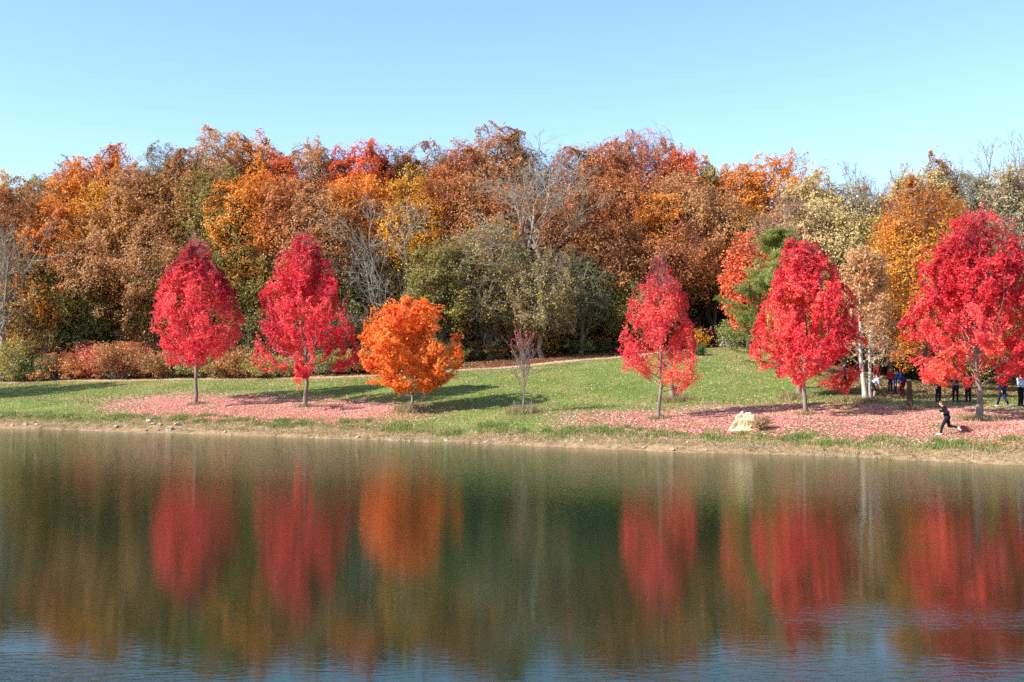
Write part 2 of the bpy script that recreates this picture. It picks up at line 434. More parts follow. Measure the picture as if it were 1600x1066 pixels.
TREES = []
def finish(name, loc, sets, lp, size, tint, rng, W_, H, pal, bark, lab, cat='tree', group=None, up=0.5, aspect=0.75, rz=0, wood_name='trunk', crown='crown', narrow=False, fit=True, outw=0.9, env=None, lump=.10, wav=1.0, ztop=.19):
    if fit:
        q = np.percentile(lp, [3.0, 97.0], axis=0)
        sx = W_ / max(q[1, 0] - q[0, 0], .1); zt_ = np.percentile(lp[:, 2], 98.5); sz = H / max(zt_, .1)
        cx = (q[1, 0] + q[0, 0]) / 2 * 0.8; ph = rng.uniform(0, 6.28)
        WAVES = ((.42, .030), (.27, .026), (.16, .022), (.09, .014), (.05, .008)); KV = norm(rng.normal(size=(5, 3, 3))); PV = rng.uniform(0, 6.28, (5, 3))
        def tr(P):
            P = P.copy(); zz = np.clip(P[..., 2] / zt_, 0, 1)
            P[..., 0] = (P[..., 0] - cx * zz) * sx; P[..., 1] = P[..., 1] * sx
            t = P[..., 2] / zt_
            t = np.where(t > .86, .86 + ztop * np.tanh((t - .86) / ztop), t)
            P[..., 2] = t * H
            if env is not None:
                az = np.arctan2(P[..., 1], P[..., 0])
                e = np.interp(t, env[0], env[1]) * W_ / 2 * (1 + lump * (np.sin(az * 3 + ph + t * 5) * .5 + np.sin(az * 5 - ph * 2 + t * 11) * .4 + np.sin(az * 2 + t * 17 + ph) * .35))
                ro = np.hypot(P[..., 0], P[..., 1]) + 1e-6
                r2 = np.where(ro > .62 * e, .62 * e + .52 * e * np.tanh((ro - .62 * e) / (.52 * e)), ro)
                P[..., 0] *= r2 / ro; P[..., 1] *= r2 / ro
                # uneven sprays: an irregular push that grows towards the outside of the crown
                Q = P.copy(); g = np.clip(r2 / (e + 1e-6), 0, 1.2) * np.clip((t - .12) * 6, 0, 1) + np.clip((t - .75) * 3, 0, .6)
                for (wl, am), kv, pv in zip(WAVES, KV, PV):
                    for ax in range(3):
                        P[..., ax] += g * am * (wav if wl > .2 else 1.0) * W_ * np.sin((Q @ kv[ax]) * 6.283 / (wl * W_) + pv[ax])
            return P
    else: tr = lambda P: P
    lp2 = tr(lp)
    e = empty(name, loc, rz)
    tag(e, lab, cat, group)
    link(wood_name, tubes(wood_name, [(tr(P), R, sd) for P, R, sd in sets]), BARK[bark], e)
    c = lp2.mean(0); o = norm(lp2 - c) * outw
    link(crown, leaf_mesh(crown, lp2, size, tint, rng, aspect, up, o, narrow), LM[pal], e)
    return e

def upright_maple(px, py, ytop, wpx, pal, lab, seed, nleaf=42000, first=0.17, rtrunk=0.15, size=0.105, wisp=True, dens=1.0, name='maple_tree', prof=None, group=None, spreadf=1.0, env=None):
    rng = np.random.default_rng(seed)
    x, y, z = on_ground(px, py)
    H = (py - ytop) / F * y; W_ = wpx / F * y
    T = trunk_line(rng, H * 0.97, rtrunk * .82, 14, 0, 0.05)
    env = env or ([0, first, .28, .38, .5, .62, .75, .88, 1], [.55, .84, .98, 1.0, .95, .84, .67, .43, .13])
    prof = prof or ([0, .12, .3, .5, .7, .88, 1], [1.05, 1.08, .90, .66, .40, .17, .05])
    rad = lambda t: np.interp((t - first) / (1 - first), *prof) * W_ * 0.5
    ang = lambda t: np.interp(t, [first, 0.5, 1], [1.34, .82, .3])
    P1, R1, t1 = grow(rng, T[0], T[1], 60, first, .97, ang, lambda t: rad(t) / np.sin(ang(t)) * 1.12, 7, 0.04, .07, .42)
    P2, R2, t2 = grow(rng, P1, R1, 8, .18, 1, .58, W_ * 0.18 * spreadf, 5, .16, .10, .5)
    P3, R3, t3 = grow(rng, P2, R2, 5, .15, 1, .62, W_ * 0.085 * spreadf, 4, .16, .12, .5)
    sets = [(T[0], T[1], 10), (P1, np.maximum(R1 * .7, .008), 5), (P2, np.maximum(R2 * .7, .005), 3), (P3, np.maximum(R3 * .6, .004), 3)]
    if wisp:      # thin bare leaders standing out of the top
        PW, RW, _ = grow(rng, T[0], T[1], 16, .68, .98, .35, H * .22, 6, .16, .05, .4)
        PX, RX, _ = grow(rng, PW, RW, 5, .3, .95, .4, H * .06, 4, .12, .06, .6)
        sets += [(PW, np.maximum(RW, .011), 3), (PX, np.maximum(RX, .008), 3)]
    # leaves: along twigs of level 3 and the outer part of level 2
    nleaf *= 2.1; m3 = int(nleaf * .8 / len(P3)) + 1; m2 = int(nleaf * .2 / len(P2)) + 1
    a, _ = sample(P3, rng.uniform(.15, 1.05, (len(P3), m3))); b, _ = sample(P2, rng.uniform(.4, 1, (len(P2), m2)))
    lp = np.concatenate([a.reshape(-1, 3), b.reshape(-1, 3)])
    lp = lp + rng.normal(0, .065, lp.shape)
    zr = lp[:, 2] / np.percentile(lp[:, 2], 99.5)
    keep = np.ones(len(lp), bool)
    if wisp: keep &= rng.uniform(size=len(lp)) < np.interp(zr, [0, .68, .80, .90, 1.0], [1, 1, .60, .26, .07])
    hole = hashn(lp[:, 0] * 1.3 + seed, lp[:, 2] * 1.3 + lp[:, 1], seed)
    keep &= rng.uniform(size=len(lp)) < np.interp(hole, [0, .28, .5], [.12, .55, 1]) * dens
    lp0 = lp[keep]; zr = zr[keep]
    tint = clump_tint(rng, lp0, len(lp0), .20, seed, .9) - .18 * sstep(zr, .6, 1) + .22 * (1 - sstep(zr, .15, .4))
    return finish(name, (x, y, z), sets, lp0, size, tint, rng, W_, H, pal, 'maple', lab, rz=0, group=group, env=env, lump=.06, wav=.55, ztop=.34 if wisp else .19)

def broadleaf(px, ytop, wpx, D, pal, lab, seed, kind='oak', base=None, size=0.24, bark='dark', cb=0.3, group=None, lai=4.0, py=None, name='forest_tree', leafmul=1.0, ncl=None, rough=1.0, lift=0, shift=0):
    rng = np.random.default_rng(seed)
    x, y, z = ground_at(px, D)
    top = at(px, ytop, y)[2]; H = top - z; W_ = wpx / F * y
    r = 0.018 * H + 0.06
    if kind == 'bare':
        th = H * (cb + .25)
        T = trunk_line(rng, th, r, 9, rng.normal(0, .05), .12, top=.55)
        Lb = (H - th) * .55 + W_ * .25
        ang = lambda t: np.interp(t, [0, .5, 1], [1.35, .95, .35])
        P1, R1, _ = grow(rng, T[0], T[1], 9, .45, 1, ang, lambda t: Lb * np.interp(t, [0, 1], [.85, 1.05]), 8, .03, .16, .62)
        P2, R2, _ = grow(rng, P1, R1, 7, .2, 1, .75, Lb * .45, 6, .05, .18, .6)
        P3, R3, _ = grow(rng, P2, R2, 6, .2, 1, .7, Lb * .22, 5, .05, .18, .6)
        P4, R4, _ = grow(rng, P3, R3, 6, .15, 1, .6, Lb * .12, 4, .05, .16, .7)
        sets = [(T[0], T[1], 8), (P1, R1, 6), (P2, np.maximum(R2, .024), 4), (P3, np.maximum(R3, .014), 3), (P4, np.maximum(R4, .009), 3)]
        keep = rng.uniform(size=len(P4)) < .3
        a, _ = sample(P4[keep], rng.uniform(.1, 1, (int(keep.sum()), 3)))
        lp = (a + rng.normal(0, .12, a.shape)).reshape(-1, 3)
        return finish(name, (x, y, z), sets, lp, size * .8, clump_tint(rng, lp, len(lp), .14, seed, .45), rng, W_, H, pal, bark, lab, group=group)
    # leafy crown: limbs carry rounded sprays spread over an uneven dome
    env = ([0, cb * .8, cb + .12, .55, .72, .86, .95, 1], [.5, .6, .9, 1.0, .96, .76, .52, .25])
    T = trunk_line(rng, H * .80, r, 10, rng.normal(0, .04), .08, top=.25)
    zc = H * (cb + (1 - cb) * .48); rz_ = H * (1 - cb) * .52; rx = W_ * .5
    n = ncl or int(34 + 20 * (H * (1 - cb)) / max(W_, 1))
    k = np.arange(n); u = 1 - 2 * (k + .5) / n; u = np.clip(u + rng.normal(0, .08, n), -1, 1)
    az = k * 2.39996 + rng.normal(0, .35, n)
    rr = rng.uniform(.35, .95, n) ** .5
    lump = 1 + .16 * np.sin(az * 2 + seed) * rough + .10 * np.sin(az * 3 + u * 4 + seed * 2) * rough + rng.normal(0, .05, n) * rough
    s1 = np.sqrt(np.maximum(1 - np.abs(u) ** 2.4, 0))
    cc = np.stack([np.cos(az) * s1 * rx * .86 * rr * lump, np.sin(az) * s1 * rx * .86 * rr * lump, zc + u * rz_ * .88 * rr * lump], 1)
    cc[:, 0] += shift
    if lift: cc = cc[cc[:, 2] > H * lift]; n = len(cc)
    # limbs
    tt = np.clip((cc[:, 2] / H - .12 - .25 * rng.uniform(size=n)) / .8, .25 * cb + .15, .98)
    p0, _ = sample(T[0], tt[None, :]); p0 = p0[0]
    mid = p0 * .45 + cc * .55; mid[:, 2] -= .06 * H * rng.uniform(0, 1, n); mid += rng.normal(0, .25, mid.shape)
    tq = np.linspace(0, 1, 8)[None, :, None]
    P1 = p0[:, None] * (1 - tq) ** 2 + 2 * mid[:, None] * tq * (1 - tq) + cc[:, None] * tq ** 2 + rng.normal(0, .06, (n, 8, 3)) * (tq > 0)
    R1 = (r * .30 * rng.uniform(.6, 1.1, n))[:, None] * np.linspace(1, .28, 8)[None, :]
    rc = W_ * .125 * (60 / n) ** .5
    P2, R2, _ = grow(rng, P1, R1, 13, .45, 1.0, 1.0, rc * (1.15 if kind == 'oak' else 1.35), 5, .02, .2, .6)
    P3, R3, _ = grow(rng, P2, R2, 5, .2, 1.0, .8, rc * .6, 4, .08, .2, .6)
    sets = [(T[0], T[1], 8), (P1, np.maximum(R1 * .8, .02), 5), (P2, np.maximum(R2 * .6, .009), 3), (P3, np.maximum(R3 * .5, .005), 3)]
    area = W_ * H * (1 - cb) * .78
    nl = int(area * lai / (.5 * size * size * .8) * leafmul)
    if kind == 'thin':
        nl = int(nl * .5); sets[3] = (P3, np.maximum(R3, .012), 3); sets[2] = (P2, np.maximum(R2, .016), 3)
    m = nl // len(P3) + 1
    a, _ = sample(P3, rng.uniform(.1, 1.05, (len(P3), m)))
    w = rng.uniform(.4, 1.3, (len(P3), 1, 1))
    sp = .15 if kind == 'oak' else .13
    lp = (a + rng.normal(0, sp, a.shape) * w).reshape(-1, 3)
    lp = lp[lp[:, 2] > .3]
    tint = clump_tint(rng, lp, len(lp), .14, seed, .45)
    return finish(name, (x, y, z), sets, lp, size, tint, rng, W_, H, pal, bark, lab, group=group, env=env, lump=.13 * rough)

def pine(px, py, ytop, wpx, lab, seed, first=.08):
    rng = np.random.default_rng(seed)
    x, y, z = py if isinstance(py, tuple) else on_ground(px, py)
    H = at(px, ytop, y)[2] - z; W_ = wpx / F * y
    T = trunk_line(rng, H * .99, .16, 12, 0, .03, top=.1)
    ang = lambda t: np.interp(t, [0, .6, 1], [1.5, 1.2, .6])
    P1, R1, _ = grow(rng, T[0], T[1], 60, first, .99, ang, lambda t: W_ * .5 * np.interp(t, [0, .15, .5, .8, 1], [.75, 1, .8, .5, .12]), 6, .07, .07, .35)
    P2, R2, _ = grow(rng, P1, R1, 9, .25, 1, .75, W_ * .09, 4, .12, .1, .5)
    sets = [(T[0], T[1], 8), (P1, np.maximum(R1, .012), 4), (P2, np.maximum(R2, .006), 3)]
    m = 95
    a, _ = sample(P2, rng.uniform(.0, 1.0, (len(P2), m)))
    lp = (a + rng.normal(0, .07, a.shape)).reshape(-1, 3)
    hole = hashn(lp[:, 0] * .9 + 3, lp[:, 2] * .9 + lp[:, 1] * .5, 4)
    lp = lp[rng.uniform(size=len(lp)) < np.interp(hole, [0, .3, .5], [.1, .5, 1])]
    tint = clump_tint(rng, lp, len(lp), .18, 5, .7)
    return finish('pine_tree', (x, y, z), sets, lp, .22, tint, rng, W_, H, 'pine', 'dark', lab, 'tree', narrow=True, aspect=.16, up=.9, crown='crown')

def shrub(px, py, wpx, hpx, pal, lab, seed, size=.14, D=None, name='shrub', lai=3.2, group=None, bark='twig', n1=16):
    rng = np.random.default_rng(seed)
    x, y, z = on_ground(px, py) if D is None else ground_at(px, D)
    H = hpx / F * y; W_ = wpx / F * y
    st = np.zeros((n1, 5, 3)); az = rng.uniform(0, 6.28, n1); ro = rng.uniform(.2, 1.1, n1); hm = rng.uniform(.45, 1.1, n1)
    for k in range(5):
        t = k / 4.; st[:, k, 0] = np.cos(az) * W_ * (.12 + .30 * t) * ro; st[:, k, 1] = np.sin(az) * W_ * (.12 + .30 * t) * ro; st[:, k, 2] = H * .75 * t * hm * (1 - .25 * ro)
    R = np.linspace(.022, .009, 5)[None, :].repeat(n1, 0) * max(H, .6) / 1.2
    P2, R2, _ = grow(rng, st, R, 8, .02, 1, .9, H * .35, 4, .1, .15, .7)
    P3, R3, _ = grow(rng, P2, R2, 4, .3, 1, .7, H * .18, 4, .1, .15, .7)
    n = int(W_ * H * lai / (.4 * size * size)); m = n // len(P3) + 1
    a, _ = sample(P3, rng.uniform(.1, 1, (len(P3), m))); lp = (a + rng.normal(0, H * .045, a.shape)).reshape(-1, 3)
    lp = lp[lp[:, 2] > 0.02]
    tint = clump_tint(rng, lp, len(lp), .16, seed, 1.3)
    return finish(name, (x, y, z), [(st, R, 5), (P2, np.maximum(R2, .006), 3), (P3, np.maximum(R3, .004), 3)], lp, size, tint, rng, W_, H, pal, bark, lab, 'shrub', group=group, wood_name='stems', crown='foliage')

# ---- the row of trees by the water
MG = 'red maples in a row along the bank'
upright_maple(305, 632, 388, 140, 'red', 'upright red maple with a bare twiggy tip, furthest left of the bankside row', 11, first=.20, group=MG, rtrunk=.16)
upright_maple(476, 636, 380, 148, 'red', 'full crimson maple between the left-end maple and the orange tree', 12, 46000, first=.18, group=MG, rtrunk=.17)
upright_maple(1028, 655, 415, 116, 'red2', 'slender red maple with thin open crown in front of the grassy hill', 13, 24000, first=.18, group=MG, dens=.70, rtrunk=.13, size=.095, prof=([0, .15, .3, .5, .7, .88, 1], [1.0, 1.05, .80, .56, .38, .20, .06]))
upright_maple(1260, 648, 388, 158, 'red2', 'bright red maple standing right of the pale boulder, beside the pine', 14, 50000, first=.16, group=MG, rtrunk=.15)
upright_maple(1530, 656, 345, 226, 'red2', 'largest red maple, cut by the frame edge, behind the runner', 15, 70000, first=.16, group=MG, rtrunk=.20, size=.105)
upright_maple(641, 642, 472, 146, 'flame', 'low round maple with vivid orange leaves on a short trunk', 16, 40000, first=.22, wisp=False, rtrunk=.14, size=.105,
              prof=([0, .15, .35, .6, .85, 1], [.9, 1.1, 1.05, .9, .7, .5]), env=([0, .16, .3, .5, .7, .85, 1], [.2, .28, .82, 1.0, .95, .78, .42]))

# ---- leafless sapling with wire guard
def sapling():
    rng = np.random.default_rng(5)
    x, y, z = on_ground(818, 645); H = (645 - 506) / F * y
    T = trunk_line(rng, H * .95, .045, 10, 0, .03, flare=1.2, top=.2)
    P1, R1, _ = grow(rng, T[0], T[1], 22, .22, .85, .42, H * .36, 7, .07, .05, .6)
    P2, R2, _ = grow(rng, P1, R1, 4, .3, .95, .4, H * .15, 5, .06, .07, .6)
    P3, R3, _ = grow(rng, P2, R2, 3, .3, .95, .4, H * .07, 4, .06, .07, .7)
    a, _ = sample(P3, rng.uniform(.2, 1, (len(P3), 5))); lp = (a + rng.normal(0, .05, a.shape)).reshape(-1, 3)
    lo = lp[:, 2] / H
    lp = lp[rng.uniform(size=len(lp)) < np.interp(lo, [.2, .35, .45, .8, 1], [.6, .5, .04, .08, .25])]
    tint = rng.uniform(0, .5, len(lp))
    sets = [(T[0], T[1], 8), (P1, np.maximum(R1, .014), 5), (P2, np.maximum(R2, .010), 3), (P3, np.maximum(R3, .007), 3)]
    finish('sapling_tree', (x, y, z), sets, lp, .10, tint, rng, 38 / F * y, H, 'red', 'maple', 'slim nearly leafless sapling with grey-brown stems inside a low wire guard', 'tree')
    # guard
    g = empty('tree_guard', (x - .05, y, z)); tag(g, 'low round wire mesh guard around the foot of the leafless sapling', 'tree guard')
    r, h = .55, .6
    P = []
    for k in range(16):
        a = k / 16 * 2 * math.pi; P.append([(r * math.cos(a), r * math.sin(a), q * h) for q in (0, .5, 1)])
    P = np.array(P); 
    rr = np.array([[(r * math.cos(a), r * math.sin(a), h * q) for a in np.linspace(0, 2 * math.pi, 25)] for q in (.08, .3, .52, .74, .99)])
    link('wire_mesh', tubes('wire_mesh', [(P, np.full(P.shape[:2], .004), 4), (rr, np.full(rr.shape[:2], .004), 4)]), METAL, g)
    for k in range(3):
        a = k * 2.1 + .5; q = np.array([[(r * 1.03 * math.cos(a), r * 1.03 * math.sin(a), zz) for zz in (-.1, .3, .72)]])
        link('stake', tubes('stake', [(q, np.full((1, 3), .014), 6)]), METAL, g)
METAL = plain_mat('galvanised_wire', (150, 146, 136), .5, .5)
sapling()

# ---- trees between bank and wood on the right
def twin_birch():
    rng = np.random.default_rng(31)
    x, y, z = on_ground(1356, 627)
    H = at(1356, 385, y)[2] - z; W_ = 100 / F * y
    T1 = trunk_line(rng, H * .97, .15, 12, -.02, .04, top=.15); T2 = trunk_line(rng, H * .93, .125, 12, .035, .04, top=.15)
    A = T1[0].copy(); A[0, :, 0] -= .12 + .35 * np.minimum(np.linspace(0, 1, 12) * 3, 1); A[0, :, 0] -= .2 * np.linspace(0, 1, 12)
    B = T2[0].copy(); B[0, :, 0] += .12 - .1 * np.linspace(0, 1, 12)
    P0 = np.concatenate([A, B]); R0 = np.concatenate([T1[1], T2[1]])
    P1, R1, _ = grow(rng, P0, R0, 42, .22, .98, 1.15, lambda t: W_ * .5 * np.interp(t, [0, .4, .7, 1], [.9, .95, .62, .2]), 6, .03, .08, .22)
    P2, R2, _ = grow(rng, P1, R1, 7, .2, 1, .7, W_ * .11, 5, .05, .12, .5)
    P3, R3, _ = grow(rng, P2, R2, 4, .2, 1, .7, W_ * .05, 4, .05, .12, .6)
    a, _ = sample(P3, rng.uniform(.1, 1, (len(P3), 4))); lp = (a + rng.normal(0, .09, a.shape)).reshape(-1, 3)
    lo = lp[:, 2] / H; lp = lp[rng.uniform(size=len(lp)) < np.interp(lo, [.3, .5, .7, 1], [.12, .35, .9, 1])]
    sets = [(P0, R0, 10), (P1, np.maximum(R1, .013), 4), (P2, np.maximum(R2, .009), 3), (P3, np.maximum(R3, .006), 3)]
    finish('twin_trunk_tree', (x, y, z), sets, lp, .15, clump_tint(rng, lp, len(lp), .15, 3), rng, W_, H, 'tan', 'pale', 'pale tree with two white trunks and sparse tan leaves beside the picnickers', fit=False)
twin_birch()
broadleaf(1446, 303, 186, 75, 'amber', 'dense dome of amber and gold maple leaves left of the largest red maple', 32, cb=.13, size=.13, lai=7.5, ncl=110, name='maple_tree', bark='grey', shift=.5)
broadleaf(1248, 440, 92, on_ground(1243, 622)[1], 'gold', 'small golden tree almost hidden behind the red maple by the boulder', 35, cb=.25, size=.12, lai=4.5, name='maple_tree', bark='grey')
broadleaf(1170, 372, 84, 91, 'scarlet', 'coral orange maple half hidden behind the green pine', 33, cb=.18, size=.19, lai=5, name='maple_tree')
pine(1214, ground_at(1214, 79), 358, 124, 'tall soft green pine behind the bright red maple by the boulder', 34)

# ---- the wood: (px, top y, width px, distance, palette, kind, crown base, label)
RG = 'trees of the autumn wood'
FOREST = [
 # skyline
 (-30, 280, 110, 122, 'orange', 'oak', .3), (18, 280, 76, 126, 'yellow', 'oak', .3), (58, 278, 66, 128, 'sage', 'oak', .3), (95, 260, 70, 126, 'tan', 'thin', .3),
 (128, 252, 90, 122, 'orange', 'oak', .3), (182, 236, 96, 124, 'orange', 'oak', .3), (252, 232, 86, 126, 'sage', 'thin', .3), (292, 238, 76, 124, 'tan', 'oak', .3),
 (348, 208, 110, 126, 'tan', 'oak', .3), (402, 222, 88, 124, 'orange', 'oak', .3), (440, 246, 70, 122, 'redor', 'oak', .3), (488, 230, 100, 125, 'tan', 'oak', .3), (536, 240, 70, 123, 'redor', 'oak', .3),
 (576, 228, 84, 122, 'redor', 'oak', .3), (622, 238, 76, 124, 'brown', 'oak', .3), (668, 225, 84, 127, 'rust', 'thin', .3), (722, 232, 88, 123, 'rust', 'oak', .3), (776, 204, 104, 126, 'tan', 'oak', .3),
 (852, 214, 170, 101, 'tan', 'bare', .34), (826, 232, 90, 126, 'brown', 'thin', .3), (905, 236, 84, 124, 'rust', 'oak', .3), (950, 226, 90, 122, 'rust', 'oak', .3), (1008, 210, 124, 124, 'redor', 'thin', .3),
 (1060, 238, 84, 120, 'redor', 'oak', .3), (1098, 252, 64, 122, 'yellow', 'oak', .3), (1150, 264, 84, 120, 'orange', 'oak', .3), (1216, 248, 110, 122, 'orange', 'oak', .3),
 (1276, 274, 90, 118, 'pale', 'oak', .3), (1342, 250, 84, 128, 'pale', 'bare', .3), (1330, 292, 110, 118, 'pale', 'thin', .3), (1410, 262, 80, 128, 'tan', 'bare', .3), (1396, 306, 110, 120, 'tan', 'thin', .3),
 (1468, 244, 70, 122, 'gold', 'thin', .3), (1436, 272, 100, 118, 'pale', 'oak', .3), (1532, 228, 80, 124, 'pale', 'bare', .3), (1510, 268, 110, 118, 'sage', 'thin', .3), (1592, 203, 120, 118, 'tan', 'bare', .3), (1586, 262, 110, 116, 'pale', 'thin', .3), (1650, 250, 100, 120, 'gold', 'oak', .3),
 (1085, 300, 90, 150, 'green', 'oak', .05), (1128, 310, 90, 153, 'green', 'oak', .05), (1170, 312, 90, 150, 'olive', 'oak', .05),
 # middle
 (36, 300, 130, 114, 'brown', 'oak', .25), (100, 320, 120, 111, 'orange', 'oak', .25), (166, 296, 116, 114, 'gold', 'oak', .25), (220, 272, 120, 116, 'tan', 'oak', .25), (282, 268, 112, 115, 'brown', 'oak', .25),
 (338, 262, 112, 115, 'olive', 'oak', .25), (388, 282, 116, 112, 'orange', 'oak', .25), (446, 284, 116, 113, 'rust', 'oak', .25), (505, 298, 120, 110, 'tan', 'oak', .2), (560, 280, 100, 114, 'orange', 'oak', .25),
 (640, 276, 110, 113, 'gold', 'oak', .25), (700, 270, 104, 114, 'rust', 'oak', .25), (752, 268, 110, 112, 'tan', 'oak', .25), (806, 300, 110, 112, 'orange', 'oak', .25), (900, 300, 120, 110, 'rust', 'oak', .25), (962, 276, 112, 112, 'rust', 'oak', .25),
 (1020, 300, 100, 109, 'orange', 'oak', .25), (1064, 278, 120, 113, 'tan', 'oak', .25), (1118, 312, 116, 111, 'tan', 'oak', .25), (1160, 330, 100, 113, 'gold', 'oak', .25), (1232, 312, 120, 112, 'tan', 'thin', .25), (1290, 318, 130, 110, 'pale', 'oak', .2), (1348, 338, 120, 108, 'yellow', 'thin', .2), (1590, 330, 130, 104, 'sage', 'thin', .2),
 # front edge
 (8, 352, 120, 100, 'sage', 'bare', .2), (66, 392, 120, 103, 'gold', 'thin', .12), (128, 380, 110, 105, 'green', 'oak', .1), (196, 340, 160, 104, 'tan', 'oak', .30), (276, 400, 110, 105, 'olive', 'oak', .15), (352, 348, 120, 104, 'olive', 'oak', .18), (232, 470, 90, 104, 'gold', 'thin', .1), (370, 470, 80, 105, 'gold', 'thin', .1),
 (420, 400, 110, 104, 'olive', 'oak', .08), (505, 330, 110, 104, 'tan', 'oak', .3), (556, 420, 90, 103, 'green', 'oak', .08), (622, 316, 190, 100, 'sage', 'bare', .2), (600, 400, 120, 106, 'olive', 'thin', .12), (690, 380, 90, 106, 'olive', 'oak', .1),
 (764, 352, 130, 101, 'olive', 'thin', .1), (848, 404, 110, 103, 'olive', 'thin', .1), (908, 400, 110, 105, 'green', 'thin', .1), (960, 350, 120, 106, 'brown', 'oak', .12), (1000, 440, 100, 104, 'olive', 'oak', .06), (1052, 360, 130, 106, 'rust', 'oak', .3), (1116, 372, 90, 116, 'olive', 'thin', .3),
 (1250, 400, 120, 102, 'yellow', 'thin', .12), (1316, 410, 110, 100, 'gold', 'thin', .12), (1392, 400, 110, 100, 'olive', 'thin', .1), (1580, 440, 120, 96, 'olive', 'oak', .1), (1500, 420, 120, 98, 'green', 'oak', .15),
]
LAND = [(20, 'the left frame edge'), (150, 'the coral bushes'), (305, 'the left-end red maple'), (476, 'the second red maple'), (642, 'the orange maple'), (818, 'the wire-guarded sapling'), (1028, 'the slender red maple'),
        (1160, 'the pale boulder'), (1260, 'the red maple by the boulder'), (1356, 'the white twin trunks'), (1452, 'the amber maple'), (1530, 'the largest red maple'), (1600, 'the right frame edge')]
ADJ = {'orange': 'orange', 'yellow': 'yellow', 'sage': 'grey-green', 'tan': 'tan', 'rust': 'rust red', 'redor': 'fiery red-orange', 'brown': 'brown', 'pale': 'pale straw', 'gold': 'gold', 'olive': 'olive', 'green': 'dark green', 'scarlet': 'scarlet'}
used_labels = {}
def forest_label(i, px, yt, pal, kind, D):
    shape = {'oak': 'leafy', 'thin': 'thin-leaved', 'bare': 'bare-branched'}[kind]
    where = 'on the skyline' if yt < 268 and D > 112 else ('in the upper wood' if yt < 345 else 'at the wood edge')
    lx, ln = min(LAND, key=lambda q: abs(q[0] - px)); dx = px - lx
    side = 'directly above' if abs(dx) < 12 else ('left of' if dx < 0 else 'right of')
    if abs(dx) >= 12: side = ('just ' if abs(dx) < 35 else 'well ') + side
    far = {1: 'short', 2: 'tall'}[1 if yt > 345 else 2]
    return f"{far} {shape} {ADJ[pal]} tree {where}, {side} {ln}".replace('the red maple by the boulder', 'the boulder-side maple').replace('left-end red maple','left-end maple')
for i, (px, yt, w, D, pal, kind, cb) in enumerate(FOREST):
    lab = forest_label(i, px, yt, pal, kind, D)
    used_labels.setdefault(lab, []).append(i)
    front = D < 107
    if 96 < D < 107 and kind != 'bare': D += 2.5
    elif 107 <= D < 117 and kind != 'bare': D -= 3
    if D > 98: D = 98.5 + (D - 98) * .40
    if px > 1225: D = 90 + (D - 98.5) * .9
    if 1040 < px < 1170 and 270 < yt and D < 112: cb = max(cb, .44 if cb > .1 else 0)
    if front and kind != 'bare' and 650 < px < 1100: D = float(pathd(ray(px, 572)[0] * 95)) + 5.0 + (i % 3) * 1.3; cb = max(cb, .24)
    broadleaf(px, yt, w * (1.22 if kind == 'oak' else 1.12), D, pal, lab, 100 + i, kind, cb=cb, size=.145 if front else .155, lai=5.8 if kind == 'oak' else 4.4,
              bark={'bare': 'limb', 'thin': 'grey', 'oak': 'dark'}[kind], group=RG)
dups = {k: v for k, v in used_labels.items() if len(v) > 1}
if dups: print('DUPLICATE LABELS', dups)
print('forest trees', len(FOREST))

broadleaf(-322, 250, 150, 84, 'brown', 'spreading thinly leaved tree whose shadow falls across the left lawn', 77, 'thin', cb=.2, size=.2, lai=2.2, name='shade_tree')

# ------------------------------------------------------------------ undergrowth along the wood edge
rngu = random.Random(4)
UB = [ # px, width, height px, palette, label
 (44, 34, 36, 'juniper', 'small green juniper bush at the far left of the path edge'), (70, 32, 40, 'juniper', 'taller green juniper bush right beside the far left juniper'), (108, 28, 26, 'juniper', 'low pale green juniper between the coral bushes and the two taller junipers'),
 (15, 60, 70, 'olive', 'dull olive bush against the left frame edge'), (92, 60, 60, 'rust', 'rusty leafy thicket behind the junipers'), (30, 40, 95, 'olive', 'taller olive bush behind the junipers'),
 (134, 44, 56, 'bush', 'coral bush, leftmost of the coral clump'), (168, 46, 48, 'bush', 'coral bush, second from left in the coral clump'), (204, 44, 54, 'bush', 'coral red bush, nearest to the left-end red maple'), (186, 50, 84, 'brown', 'tall brown bush behind the coral clump'),
 (230, 34, 50, 'olive', 'olive bush between the coral clump and the left-end maple'), (262, 60, 60, 'brown', 'brown bush behind the left-end red maple trunk'), (330, 70, 56, 'green', 'green bush right behind the left-end red maple'),
 (372, 60, 70, 'brown', 'golden brown bush halfway between the two left red maples'), (420, 60, 48, 'olive', 'olive bush behind the left side of the second red maple'), (462, 50, 40, 'dry', 'tan bush behind the second maple trunk'), (505, 70, 56, 'green', 'green bush between the second red maple and orange maple'),
 (548, 56, 40, 'olive', 'olive bush left of the orange maple'), (590, 70, 50, 'brown', 'brown bush hidden behind the orange maple'), (640, 70, 60, 'olive', 'olive bush right behind the orange maple crown'), (700, 70, 56, 'green', 'dark green bush at the path right of the orange maple'),
 (746, 60, 50, 'brown', 'brown bush left of the bare sapling'), (792, 56, 44, 'olive', 'olive bush just left behind the bare sapling'), (846, 60, 50, 'brown', 'brown bush just right behind the bare sapling'), (880, 44, 34, 'green', 'bright green low bush in shade right of the sapling'),
 (920, 60, 40, 'green', 'dark green bush by the rising path'), (960, 50, 40, 'olive', 'olive bush left behind the slender maple'), (1004, 60, 44, 'brown', 'brown bush behind the slender maple'), (1050, 60, 50, 'gold', 'golden bush just right of the slender maple'), (1082, 36, 44, 'gold', 'small amber bush at the hill top beside the path'),
]
